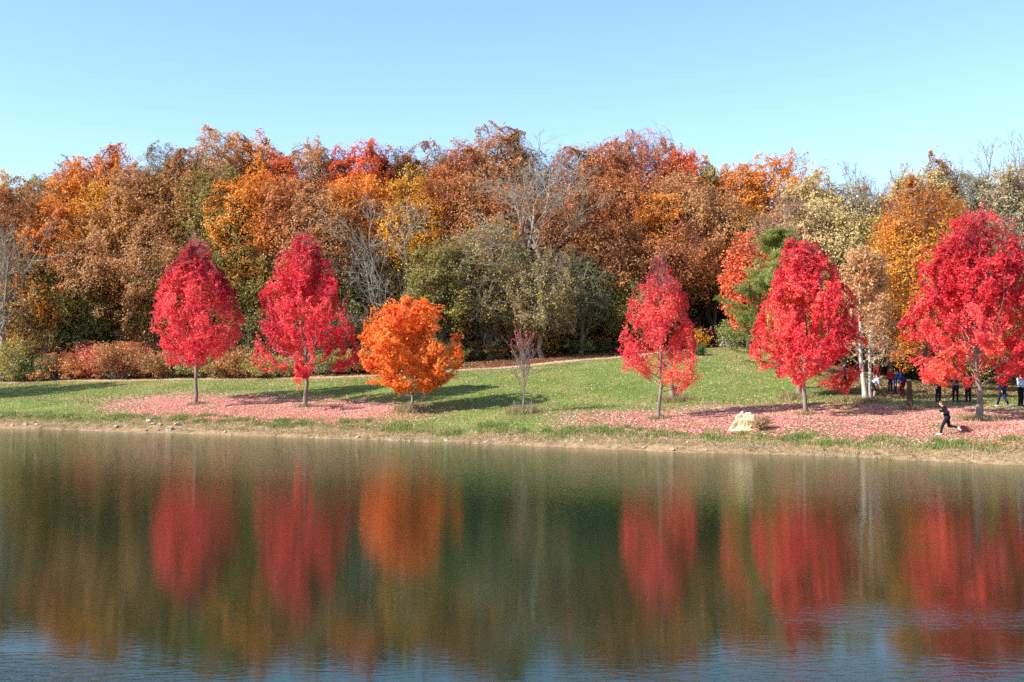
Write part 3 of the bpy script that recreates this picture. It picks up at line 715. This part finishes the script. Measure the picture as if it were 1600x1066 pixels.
for i, (px, w, h, pal, lab) in enumerate(UB):
    a, b = ray(px, 572); D = float(pathd(a * 93)) + rngu.uniform(1.6, 4.0) + (5.5 if 655 < px < 1070 else 0)
    if 655 < px < 1070: h *= .8
    shrub(px, None, w * 1.3, h * (.68 if pal not in ('juniper', 'bush') else 1.0), pal, lab, 300 + i, size=.15, D=D, group='bushes along the wood edge', lai=4.6)
# a second, taller tier inside the wood, mostly in leaf colours darkened as canopy shade
k = 0
for px in range(-20, 1060, 46):
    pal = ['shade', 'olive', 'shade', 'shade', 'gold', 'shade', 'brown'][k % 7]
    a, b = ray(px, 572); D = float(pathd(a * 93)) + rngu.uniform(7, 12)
    ln = min(LAND, key=lambda q: abs(q[0] - px))[1]
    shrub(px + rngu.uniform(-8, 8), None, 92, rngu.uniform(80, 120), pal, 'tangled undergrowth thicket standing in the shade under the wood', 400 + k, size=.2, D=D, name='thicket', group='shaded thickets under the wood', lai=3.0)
    k += 1
for q_, (px, h) in enumerate(((1078, 70), (1108, 64), (1140, 70), (1176, 80))):
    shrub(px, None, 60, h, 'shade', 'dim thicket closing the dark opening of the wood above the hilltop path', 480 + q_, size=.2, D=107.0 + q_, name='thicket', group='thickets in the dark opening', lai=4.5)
shrub(1093, 556, 16, 18, 'juniper', 'tiny round evergreen bush on the grassy hill top', 501, size=.09, lai=6)
shrub(1146, 541, 44, 44, 'pine', 'small blue-green pine bush beside the walkers on the hill', 502, size=.12, D=95.5)
shrub(1190, 673, 24, 22, 'dry', 'dry brownish bush beside the pale boulder', 503, size=.06, lai=4, bark='dark')
for i, (px, D, w, h, pal, lab) in enumerate([
  (1235, 101, 70, 60, 'olive', 'olive bush behind the pine'), (1290, 99, 70, 60, 'yellow', 'yellow bush behind the twin white trunks'), (1345, 98, 70, 70, 'olive', 'olive green bush behind the picnickers'), (1395, 97, 60, 80, 'yellow', 'yellow green bush behind the bending blue picnicker'),
  (1440, 96, 70, 60, 'green', 'dark bush under the amber maple'), (1490, 96, 80, 60, 'olive', 'olive bush behind the standing dark group'), (1545, 95, 80, 60, 'green', 'green bush behind the largest red maple'), (1600, 95, 90, 66, 'olive', 'olive bush at the right frame edge')]):
    shrub(px, None, w * 1.2, h, pal, lab, 520 + i, size=.17, D=D, group='bushes behind the picnic ground', lai=3.4)

# ------------------------------------------------------------------ fallen leaves, grass
rng = np.random.default_rng(99)
def scatter(n, x0, x1, y0, y1, dens):
    """random ground points kept with probability dens(x, y)"""
    out = []
    got = 0
    for _ in range(60):
        x = rng.uniform(x0, x1, 120000); y = rng.uniform(y0, y1, 120000)
        k = rng.uniform(size=len(x)) < dens(x, y)
        out.append(np.stack([x[k], y[k]], 1)); got += int(k.sum())
        if got >= n: break
    P = np.concatenate(out)[:n]
    return np.column_stack([P, height(P[:, 0], P[:, 1])])
RM = [on_ground(px, py) + (w,) for px, py, w in ((305, 632, 5.2), (476, 636, 5.2), (1028, 655, 3.8), (1260, 648, 5.0), (1530, 656, 6.5), (1400, 655, 5.0))]
def d_pink(x, y):
    d = y - shore(x); v = np.zeros_like(x)
    for (tx, ty, tz, w) in RM:
        v += 1.5 * np.exp(-(((x - tx - .3) / (w * 1.1)) ** 2) ** 1.3 - (((y - ty + .9 + .5 * (x - tx)) / (w * .80)) ** 2) ** 1.2)
    v = np.clip(v, 0, 1) * sstep(d, 1.5, 3.2)
    return v * np.clip(.30 + .70 * hashn(x * .8, y * .5, 31) + .45 * (hashn(x * 2.6, y * 1.6, 35) - .4), 0, 1) + .02 * sstep(d, 1, 3)
P = scatter(125000, -38, 27, 44, 92, d_pink); P[:, 2] += .025
link_o = link('fallen_red_leaves', leaf_mesh('fallen_red_leaves', P, .115, rng.uniform(0, 1, len(P)), rng, .85, 4.0), LM['litter_pink']); tag(link_o, kind='stuff')
def d_tan(x, y):
    d = y - shore(x); px = x / y * 1800 + 800
    hill = np.exp(-((px - 1190) / 60) ** 2 - ((y - 88) / 8) ** 2) * 2.0
    return np.clip((.10 + .35 * hashn(x * .25, y * .25, 33) * hashn(x * 1.1, y * 1.1, 34) + .50 * sstep(y - pathd(x), -8, -1) * (x < -2)) * sstep(d, .5, 2.5) + hill * .4 * sstep(d, 5, 9), 0, 1)
P = scatter(36000, -50, 34, 44, 100, d_tan); P[:, 2] += .025
link_o = link('fallen_pale_leaves', leaf_mesh('fallen_pale_leaves', P, .105, rng.uniform(0, 1, len(P)), rng, .85, 3.0), LM['litter_tan']); tag(link_o, kind='stuff')
def d_wood(x, y):
    px = x / y * 1800 + 800
    return np.maximum(sstep(y - pathd(x), 0, 1.5) * .6, sstep(px, 1250, 1330) * sstep(y, 62.5, 67))
P = scatter(60000, -60, 48, 66, 125, d_wood); P[:, 2] += .03
link_o = link('fallen_brown_leaves', leaf_mesh('fallen_brown_leaves', P, .16, rng.uniform(0, 1, len(P)), rng, .85, 2.0), LM['litter_brown']); tag(link_o, kind='stuff')

def blades(name, P, hgt, wid, mat, tint=None):
    n = len(P); a = rng.uniform(0, 6.28, n); ln = rng.normal(0, .35, (n, 2)) * hgt[:, None]
    w = np.stack([np.cos(a), np.sin(a), np.zeros(n)], 1) * wid[:, None] / 2
    tip = P + np.column_stack([ln, hgt])
    mid = P * .5 + tip * .5 - np.column_stack([ln * .15, np.zeros(n)])
    v = np.stack([P - w, P + w, mid + w * .8, tip, mid - w * .8], 1).reshape(-1, 3)
    me = mesh_np(name, v, np.arange(n * 5).reshape(n, 5), {'tint': np.repeat(rng.uniform(0.01, .99, n) if tint is None else np.clip(tint, .01, .99), 5)})
    return tag(link(name, me, mat), kind='stuff')
def d_grass(x, y):
    d = y - shore(x)
    return sstep(d, 1.2, 3.0) * (1 - .8 * sstep(y - pathd(x), -1.6, -.8)) * (y < pathd(x)) * (.25 + .75 * hashn(x * .7, y * .7, 41))
P = scatter(230000, -56, 40, 42, 104, d_grass)
blades('grass', P, rng.uniform(.04, .10, len(P)), rng.uniform(.02, .045, len(P)), LM['grass'], hashn(P[:, 0] * .5, P[:, 1] * .5, 43) * .6 + rng.uniform(0, .4, len(P)))
def d_edge(x, y):
    d = y - shore(x) + (hashn(x * .6, y * .1, 45) - .5) * 1.2
    return sstep(d, 1.6, 2.8) * (1 - sstep(d, 3.2, 5.0)) * (.02 + 1.3 * hashn(x * 1.7, y * 1.2, 46) ** 4)
P = scatter(34000, -50, 30, 42, 92, d_edge)
blades('bank_grass', P, rng.uniform(.08, .24, len(P)), rng.uniform(.02, .04, len(P)), LM['grass'], rng.uniform(0, 1, len(P)))
def d_straw(x, y):
    d = y - shore(x)
    return sstep(d, .1, .8) * (1 - sstep(d, 2.4, 3.6)) * (.1 + .9 * hashn(x * 1.2, y * 1.2, 47) ** 1.5)
P = scatter(30000, -50, 30, 42, 92, d_straw)
blades('dry_bank_grass', P, rng.uniform(.04, .14, len(P)), rng.uniform(.02, .04, len(P)), LM['straw'], rng.uniform(0, 1, len(P)))
# unmown weeds round the trunks and posts
Q = []; HH = []
for px, py, w, h, n in ((305, 632, .55, .22, 500), (476, 636, .5, .25, 500), (642, 643, .8, .5, 1500), (818, 645, .9, .45, 1400), (1028, 655, .5, .25, 500), (1260, 649, .5, .25, 500), (1530, 657, 1.0, .3, 900),
                        (1052, 627, 1.0, .45, 1300), (1356, 629, .9, .4, 700), (1322, 628, .6, .4, 500), (1422, 641, .6, .3, 600), (1243, 622, .9, .4, 900), (1400, 600, .5, .3, 300)):
    x, y, z = on_ground(px, py)
    q = np.column_stack([rng.normal(x, w * .5, n), rng.normal(y, w * .4, n)]); Q.append(np.column_stack([q, height(q[:, 0], q[:, 1])])); HH.append(rng.uniform(.4, 1.1, n) * h)
Q = np.concatenate(Q); HH = np.concatenate(HH)
blades('tall_weeds', Q, HH, rng.uniform(.015, .035, len(Q)), LM['straw'])

# ------------------------------------------------------------------ stones, reeds, posts, boulder
def rock_mesh(name, r, rngr, sub=3, flat=.6, rough=.25):
    bm = bmesh.new(); bmesh.ops.create_icosphere(bm, subdivisions=sub, radius=1)
    o = Vector([rngr.uniform(-9, 9) for _ in range(3)])
    from mathutils import noise
    for v in bm.verts:
        n = noise.noise(v.co * 1.1 + o) * rough * 2 + noise.noise(v.co * 3.1 + o) * rough * .6
        c = v.co * (1 + n)
        for ax in ((.8, .3, .5), (-.6, .5, .6), (.2, -.8, .5), (0, .2, .97)):
            A = Vector(ax).normalized(); q = c.dot(A)
            if q > .72: c -= A * (q - .72) * .85
        v.co = Vector((c.x * r, c.y * r * .8, c.z * r * flat))
    me = bpy.data.meshes.new(name); bm.to_mesh(me); bm.free()
    return me
STONE = [plain_mat('stone_pale', (178, 162, 136), .9, .2, .2, 9), plain_mat('stone_grey', (150, 138, 122), .9, .2, .25, 9), plain_mat('stone_tan', (188, 160, 124), .9, .2, .2, 9)]
rr = random.Random(8)
base_rocks = [rock_mesh('stone', 1.0, rr, 3, .55) for _ in range(6)]
spots = [(40, 664, 9), (58, 664, 8), (62, 669, 6), (182, 667, 9), (233, 659, 12), (240, 663, 8), (250, 664, 8), (265, 671, 14), (277, 664, 12), (282, 669, 8), (228, 673, 7), (352, 676, 7), (545, 686, 6), (560, 684, 9), (592, 692, 6), (698, 690, 11), (760, 692, 8),
         (910, 689, 9), (885, 691, 6), (965, 697, 8), (1005, 700, 7), (1075, 692, 8), (1050, 703, 9), (1102, 704, 6), (1212, 702, 7), (1300, 712, 6), (1462, 716, 6), (1350, 708, 6), (120, 668, 5), (20, 665, 6), (430, 681, 6), (490, 684, 7), (640, 690, 5), (820, 693, 5)]
for k in range(46):
    px = rr.uniform(0, 1600); spots.append((px, 665 + (px / 1600) * 60 - rr.uniform(1, 9) + (px > 1200) * 2, rr.uniform(2.5, 5.5)))
for k, (px, py, w) in enumerate(spots):
    x, y, z = on_ground(px, py)
    o = bpy.data.objects.new('stone', base_rocks[k % 6].copy()); C.objects.link(o); o.data.materials.append(STONE[k % 3] if w < 8 else STONE[0])
    r = w / F * y / 2; o.scale = (r, r, r * rr.uniform(.8, 1.2)); o.location = (x, y, z + r * .12); o.rotation_euler = (rr.uniform(-.2, .2), rr.uniform(-.2, .2), rr.uniform(0, 6))
    tag(o, 'rough pale stone lying on the bare earth strip at the waterline', 'stone', 'stones along the waterline')
REED = plain_mat('dry_reed', (196, 182, 140), .8, .2)
for k, (px, py, top, lean, lab) in enumerate([(86, 681, 667, .5, 'pale thin stick leaning right in the water at far left'), (132, 684, 657, .18, 'tall thin reed standing in the water, second from left'), (124, 687, 681, -.1, 'short stub of reed in the water beside the tall reed'), (307, 689, 678, .5, 'pale forked stick poking out of the water below the left-end maple')]):
    D = HCAM / -(ray(px, py)[1]); x = ray(px, py)[0] * D; L = (py - top) / F * D
    q = np.array([[(lean * L * t + .02 * math.sin(t * 3), 0, -.25 + (L + .25) * t) for t in np.linspace(0, 1, 6)]])
    sets = [(q, np.linspace(.014, .006, 6)[None], 5)]
    if 'forked' in lab: q2 = np.array([[(lean * L * .4 - .35 * L * t, 0.02, -.1 + L * .4 + .55 * L * t) for t in np.linspace(0, 1, 5)]]); sets.append((q2, np.full((1, 5), .008), 5))
    o = link('reed_stalk', tubes('reed_stalk', sets), REED); o.location = (x, D, 0); tag(o, lab, 'reed')

def post(px, py, top, wpx, bark, lab, lean, name='tree_stump'):
    x, y, z = on_ground(px, py); H = (py - top) / F * y; r = wpx / F * y / 2; rg = np.random.default_rng(int(px))
    e = empty(name, (x, y, z)); tag(e, lab, 'stump')
    K = 9; t = np.linspace(0, 1, K)
    q = np.stack([lean * t * H + rg.normal(0, .012, K), rg.normal(0, .012, K), t * (H + .15) - .15], 1)[None]
    R = (r * (1.25 - .4 * t + rg.normal(0, .03, K)))[None]
    link('stem', tubes('stem', [(q, R, 14)]), BARK[bark], e)
    bm = bmesh.new(); bmesh.ops.create_cone(bm, cap_ends=True, segments=14, radius1=R[0, -1] * 1.0, radius2=R[0, -1] * .7, depth=.06)
    me = bpy.data.meshes.new('cut_top'); bm.to_mesh(me); bm.free(); o = link('cut_top', me, BARK['pale'], e); o.location = (q[0, -1, 0], q[0, -1, 1], q[0, -1, 2] + .02)
post(1052, 627, 594, 9, 'grey', 'leaning grey stump on the lawn behind the slender red maple', -.10)

post(1422, 641, 595, 8, 'dark', 'upright dark stump standing between the twin trunks and the runner', -.02)
def outline_rock():
    x, y, z = on_ground(1157, 672)
    e = empty('limestone_boulder', (x, y, z)); tag(e, 'pale jagged limestone boulder set upright on a flat slab by the bank', 'boulder')
    pts = [(300, 760), (350, 680), (400, 600), (450, 500), (480, 450), (540, 400), (600, 352), (628, 375), (612, 430), (660, 405), (700, 378), (770, 358), (830, 395), (868, 440), (872, 520), (850, 570), (800, 604), (750, 582), (735, 602), (790, 650), (800, 688), (730, 740), (660, 775), (480, 800)]
    m = 1 / 15.23 / F * y
    P2 = [((a - 555) * m, (785 - b) * m) for a, b in pts]
    from mathutils import noise
    bm = bmesh.new(); vf = [bm.verts.new((a, -.24, b)) for a, b in P2]; f = bm.faces.new(vf)
    r = bmesh.ops.extrude_face_region(bm, geom=[f]); 
    for v in [g for g in r['geom'] if isinstance(g, bmesh.types.BMVert)]: v.co.y = .24
    bmesh.ops.recalc_face_normals(bm, faces=bm.faces)
    me = bpy.data.meshes.new('rock'); bm.to_mesh(me); bm.free()
    o = bpy.data.objects.new('rock', me); C.objects.link(o)
    md = o.modifiers.new('r', 'REMESH'); md.mode = 'VOXEL'; md.voxel_size = .022
    dg = bpy.context.evaluated_depsgraph_get(); me2 = bpy.data.meshes.new_from_object(o.evaluated_get(dg)); o.modifiers.clear(); o.data = me2
    for v in me2.vertices:
        c = v.co; edge = 1 - .55 * min(max(c.z / .9, 0), 1); c.y *= edge * (1.0 + .3 * noise.noise(c * 2))
        n = noise.noise_vector(c * 3.2) * .07 + noise.noise_vector(c * 9) * .028 + noise.noise_vector(c * 24) * .010; v.co = c + n
    s = N('limestone'); tc = s.n('ShaderNodeTexCoord'); a = s.noise(3.5, 5, .65, tc.outputs['Object']); b = s.noise(18, 4, .7, tc.outputs['Object'])
    col = s.mix(s.ramp(b, [(.4, (0, 0, 0, 1)), (.7, (.5, .5, .5, 1))]), s.ramp(a, [(.35, srgb((208, 180, 128))), (.5, srgb((220, 202, 160))), (.7, srgb((226, 216, 186)))]), srgb((170, 138, 90)))
    s.principled(col, .9, .2, s.bump(b, .8, .03)); 
    me2.materials.clear(); me2.materials.append(s.m); o.parent = e
    sl = rock_mesh('slab', 1, random.Random(3), 4, 1, .12)
    o2 = link('slab', sl, s.m, e); o2.scale = (25 / F * y, .55, .13); o2.location = (.08, -.08, -.02)
outline_rock()
MOUND = plain_mat('red_leafy_rock', (168, 84, 72), .9, .2, .3, 12)
x, y, z = on_ground(1507, 675)
o = link('boulder', rock_mesh('boulder', 1, random.Random(5), 4, .8, .2), MOUND); o.location = (x, y, z + .05); o.scale = (.30, .26, .36); tag(o, 'small reddish boulder on the leaf litter behind the runner', 'boulder')

# ------------------------------------------------------------------ people
SKIN = plain_mat('skin', (214, 160, 130), .6, .35, .05); MATS = {}
def cloth(c):
    if c not in MATS: MATS[c] = plain_mat('cloth_%d_%d_%d' % c, c, .9, .15, .12, 14)
    return MATS[c]
def capsule(bm, a, b, ra, rb):
    a = Vector(a); b = Vector(b); d = b - a; L = d.length
    q = d.to_track_quat('Z', 'Y').to_matrix().to_4x4() if L > 1e-6 else Matrix.Identity(4)
    for c, r in ((a, ra), (b, rb)):
        bmesh.ops.create_icosphere(bm, subdivisions=2, radius=r, matrix=Matrix.Translation(c))
    if L > 1e-6:
        bmesh.ops.create_cone(bm, cap_ends=True, segments=14, radius1=ra, radius2=rb, depth=L, matrix=Matrix.Translation((a + b) / 2) @ q)
def ell(bm, c, r, rot=None):
    M = Matrix.Translation(Vector(c)) @ (rot or Matrix.Identity(4)) @ Matrix.Diagonal((*r, 1))
    bmesh.ops.create_icosphere(bm, subdivisions=3, radius=1, matrix=M)
def skin_mesh(name, bm, mat, parent, vox):
    me = bpy.data.meshes.new(name); bm.to_mesh(me); bm.free()
    o = bpy.data.objects.new(name, me); C.objects.link(o)
    md = o.modifiers.new('r', 'REMESH'); md.mode = 'VOXEL'; md.voxel_size = vox
    m2 = o.modifiers.new('s', 'SMOOTH'); m2.factor = .5; m2.iterations = 3
    dg = bpy.context.evaluated_depsgraph_get(); me2 = bpy.data.meshes.new_from_object(o.evaluated_get(dg)); o.modifiers.clear(); o.data = me2
    me2.name = name; me2.materials.clear(); me2.materials.append(mat)
    me2.polygons.foreach_set('use_smooth', [True] * len(me2.polygons))
    o.parent = parent
    return o
def lerp(a, b, t): return Vector(a).lerp(Vector(b), t)

def pose(kind, bend=0.0, crouch=0.0):
    """joints of a 1.75 m figure facing -y; s = +1 is its left (+x)"""
    J = dict(hip=(0, 0, .95), waist=(0, 0, 1.10), chest=(0, 0, 1.30), neck=(0, 0, 1.49), head=(0, -.02, 1.64))
    for s in (-1, 1):
        J['sh', s] = (s * .18, 0, 1.42); J['el', s] = (s * .23, .03, 1.14); J['ha', s] = (s * .22, -.10, .90)
        J['hp', s] = (s * .09, 0, .92); J['kn', s] = (s * .10, -.02, .50); J['an', s] = (s * .11, .02, .09); J['toe', s] = (s * .13, -.17, .04)
    if kind == 'walk':
        J['kn', 1] = (.10, -.16, .52); J['an', 1] = (.10, -.28, .12); J['toe', 1] = (.10, -.46, .09)
        J['kn', -1] = (-.10, .06, .50); J['an', -1] = (-.10, .32, .16); J['toe', -1] = (-.10, .18, .04)
        J['ha', 1] = (.22, .14, .93); J['ha', -1] = (-.22, -.26, .98)
    if kind == 'front':    # hands held together in front
        for s in (-1, 1): J['el', s] = (s * .25, -.05, 1.16); J['ha', s] = (s * .07, -.26, 1.12)
    if kind == 'run':
        J.update(hip=(0, 0, .90), waist=(0, -.05, 1.05), chest=(0, -.12, 1.22), neck=(0, -.20, 1.40), head=(0, -.27, 1.55))
        for s in (-1, 1): J['sh', s] = (s * .19, -.16, 1.34); J['hp', s] = (s * .09, 0, .88)
        J['kn', 1] = (.09, -.22, .48); J['an', 1] = (.08, -.30, .10); J['toe', 1] = (.08, -.50, .05)
        J['kn', -1] = (-.10, .06, .46); J['an', -1] = (-.12, .46, .42); J['toe', -1] = (-.12, .60, .28)
        J['el', 1] = (.30, .10, 1.14); J['ha', 1] = (.20, -.14, 1.08); J['el', -1] = (-.32, -.16, 1.12); J['ha', -1] = (-.16, -.38, 1.22)
    if bend:
        c, s_ = math.cos(bend), math.sin(bend); up = ['waist', 'chest', 'neck', 'head', ('sh', 1), ('sh', -1)]
        for k_ in up:
            x, y, z = J[k_]; dz = z - .95; J[k_] = (x, y * c - dz * s_ + bend * .12, .95 + dz * c + y * s_)
        for s in (-1, 1):
            x, y, z = J['sh', s]; J['el', s] = (x * 1.1, y - .06, z - .27); J['ha', s] = (x * .8, y - .12, z - .52)
            x, y, z = J['kn', s]; J['kn', s] = (x, y - .04, z)
            x, y, z = J['hp', s]; J['hp', s] = (x, y + bend * .12, z)
        x, y, z = J['hip']; J['hip'] = (x, y + bend * .12, z)
    return J

def person(loc, J, rz, hgt, top, legs, hair, lab, shorts=False, sleeves=True, shoes=(60, 56, 54), group=None, child=False, longhair=False, skirt=False, vox=.011):
    e = empty('person', loc, rz); sc = hgt / 1.75; e.scale = (sc,) * 3
    tag(e, lab, 'person', group)
    g = {k: Vector(v) for k, v in J.items()}
    hd = g['head']; nk = g['neck']; axis_ = (hd - nk).normalized(); fw = Vector((0, -1, 0)); fw = (fw - axis_ * fw.dot(axis_)).normalized(); sd = axis_.cross(fw).normalized()
    R = Matrix((sd, fw, axis_)).transposed().to_4x4()
    def hp_(a, b, c): return hd + sd * a + fw * b + axis_ * c
    bm = bmesh.new()
    ell(bm, hp_(0, 0, .02), (.078, .095, .108), R); ell(bm, hp_(0, .02, -.055), (.056, .066, .062), R)
    capsule(bm, hp_(0, .088, .02), hp_(0, .108, -.012), .010, .016)                      # nose
    for s in (-1, 1): ell(bm, hp_(s * .080, -.005, .0), (.012, .022, .032), R)          # ears
    ell(bm, hp_(0, .076, -.055), (.026, .016, .010), R)                                   # lips
    for s in (-1, 1): ell(bm, hp_(s * .032, .082, .034), (.017, .012, .011), R)          # eyes
    capsule(bm, nk - axis_ * .05, hd - axis_ * .04, .056, .052)
    capsule(bm, g['chest'], g['waist'], .125, .115); capsule(bm, g['waist'], g['hip'], .115, .13)
    capsule(bm, g['sh', 1], g['sh', -1], .075, .075); capsule(bm, g['chest'] + Vector((.07, 0, 0)), g['chest'] - Vector((.07, 0, 0)), .115, .115)
    for s in (-1, 1):
        capsule(bm, g['sh', s], g['el', s], .050, .038); capsule(bm, g['el', s], g['ha', s], .038, .026)
        a = g['el', s]; h = g['ha', s]; d = (h - a).normalized(); w = d.cross(Vector((0, 1, .2))).normalized(); nrm = d.cross(w)
        ell(bm, h + d * .045, (.020, .040, .050), Matrix((nrm, w, d)).transposed().to_4x4())
        for k in range(4):                                                                # fingers, slightly curled
            b0 = h + d * .080 + w * (k - 1.5) * .021; L = (.068, .078, .073, .056)[k]
            b1 = b0 + d * L * .5 + nrm * .006 * s; b2 = b1 + d * L * .45 + nrm * .022 * s
            capsule(bm, b0, b1, .0095, .0090); capsule(bm, b1, b2, .0090, .0080)
        b0 = h + d * .03 - w * .034; b1 = b0 - w * .026 + d * .030; capsule(bm, b0, b1, .012, .010); capsule(bm, b1, b1 + d * .028 - w * .006, .010, .0085)
        capsule(bm, g['hp', s], g['kn', s], .082, .054); capsule(bm, g['kn', s], g['an', s], .054, .036); capsule(bm, g['an', s], g['toe', s], .038, .030)
    skin_mesh('body', bm, SKIN, e, vox)
    # top
    bm = bmesh.new(); q = .017
    capsule(bm, g['chest'], g['waist'], .130 + q, .122 + q); capsule(bm, g['waist'], g['hip'], .122 + q, .134 + q)
    capsule(bm, g['sh', 1], g['sh', -1], .078 + q, .078 + q); capsule(bm, g['chest'] + Vector((.07, 0, 0)), g['chest'] - Vector((.07, 0, 0)), .12 + q, .12 + q)
    capsule(bm, nk - axis_ * .07, nk - axis_ * .01, .075, .066)
    for s in (-1, 1):
        capsule(bm, g['sh', s], g['el', s], .056 + q, .044 + q)
        if sleeves: capsule(bm, g['el', s], lerp(g['el', s], g['ha', s], .93), .044 + q, .034 + q)
    skin_mesh('jacket' if sleeves else 'shirt', bm, cloth(top), e, .016)
    # legs
    bm = bmesh.new(); q = .016
    capsule(bm, g['hip'] + Vector((.03, 0, 0)), g['hip'] - Vector((.03, 0, 0)), .138 + q, .138 + q)
    for s in (-1, 1):
        capsule(bm, g['hp', s], g['kn', s], .088 + q, .060 + q)
        if not shorts: capsule(bm, g['kn', s], lerp(g['kn', s], g['an', s], .93), .058 + q, .044 + q)
    skin_mesh('shorts' if shorts else 'trousers', bm, cloth(legs), e, .016)
    for s in (-1, 1):
        bm = bmesh.new(); a, t = g['an', s], g['toe', s]; heel = a + (a - t).normalized() * .045 + Vector((0, 0, -.03))
        capsule(bm, heel, t, .042, .040); capsule(bm, a, lerp(a, t, .4), .046, .044)
        skin_mesh('shoe', bm, cloth(shoes), e, .014)
    bm = bmesh.new()
    ell(bm, hp_(0, -.018, .045), (.088, .098, .098), R); ell(bm, hp_(0, -.055, -.01), (.080, .060, .075), R)
    if longhair: capsule(bm, hp_(0, -.07, -.02), hp_(0, -.09, -.20), .07, .05)
    skin_mesh('hair', bm, cloth(hair), e, .014)
    return e

def put(px, py): return on_ground(px, py)
# runner: the lowest shoe must touch the ground
x, y, z = put(1477, 681)
person((x + .10, y, z), pose('run'), math.radians(-118), 1.62, (26, 27, 34), (34, 34, 46), (104, 66, 42), 'runner in black jacket and trousers striding left over the pink leaves', shoes=(236, 228, 216), vox=.008)
GP = 'people on the shady picnic ground'
x, y, z = put(1366, 622); person((x, y, z), pose('b', .95), math.radians(60), 1.55, (206, 210, 232), (30, 44, 46), (150, 140, 120), 'person in pale shirt and dark shorts bending over beside the white twin trunks', True, False, group=GP)
x, y, z = put(1374, 607); person((x, y, z), pose('b', .55), math.radians(-70), 1.7, (116, 34, 34), (70, 34, 34), (60, 40, 34), 'person in maroon leaning left behind the person in pale shirt', group=GP)
x, y, z = put(1391, 613); person((x, y, z), pose('stand'), math.radians(10), 1.42, (204, 44, 36), (40, 50, 70), (60, 40, 30), 'child in bright red top standing among the picnickers', group=GP)
x, y, z = put(1399, 616); person((x, y, z), pose('front'), math.radians(60), 1.36, (48, 26, 34), (36, 44, 76), (40, 28, 24), 'child in dark top and blue trousers beside the child in red', group=GP)
x, y, z = put(1410, 620); person((x, y, z), pose('b', .75), math.radians(-75), 1.72, (36, 56, 128), (92, 26, 34), (60, 44, 34), 'adult in bright blue jacket bending down to the two children', group=GP)
x, y, z = put(1319, 605); person((x, y, z), pose('walk'), math.radians(80), 1.5, (58, 42, 40), (44, 34, 34), (40, 30, 26), 'person in dark brown seen under the edge of the red maple', group=GP)
x, y, z = put(1466, 628); person((x, y, z), pose('stand'), math.radians(20), 1.7, (34, 32, 44), (26, 32, 50), (50, 38, 30), 'person in dark clothes, leftmost of those behind the runner', group=GP)
x, y, z = put(1493, 628); person((x, y, z), pose('front'), math.radians(150), 1.72, (60, 30, 40), (24, 26, 40), (50, 38, 30), 'person in dark maroon and black standing right behind the runner', group=GP)
x, y, z = put(1513, 629); person((x, y, z), pose('stand'), math.radians(190), 1.7, (26, 24, 30), (22, 20, 26), (30, 24, 20), 'person all in black beside the largest maple trunk', group=GP)
x, y, z = put(1567, 637); person((x, y, z), pose('walk'), math.radians(200), 1.72, (30, 34, 54), (34, 44, 72), (50, 38, 30), 'person in navy with pale shoes between the largest maple and the frame edge', shoes=(200, 190, 180), group=GP)
x, y, z = put(1595, 636); person((x, y, z), pose('front'), math.radians(30), 1.78, (196, 214, 232), (26, 26, 34), (60, 44, 34), 'person in white and light blue top at the right frame edge', group=GP)
GW = 'walkers on the hilltop path'
x, y, z = ground_at(1096, 97.5); person((x, y, z), pose('stand'), math.radians(-20), 1.7, (44, 48, 140), (30, 30, 40), (60, 44, 34), 'walker in blue in the shade at the wood opening', group=GW)
x, y, z = ground_at(1111, 98); person((x, y, z), pose('front'), math.radians(15), 1.72, (140, 26, 60), (30, 30, 40), (60, 44, 34), 'walker in crimson in the shade at the wood opening', group=GW)
x, y, z = ground_at(1131, 96.2); person((x, y, z), pose('walk'), math.radians(70), 1.7, (30, 34, 48), (176, 178, 188), (50, 40, 34), 'walker in dark top and pale trousers beside the small pine bush', group=GW)
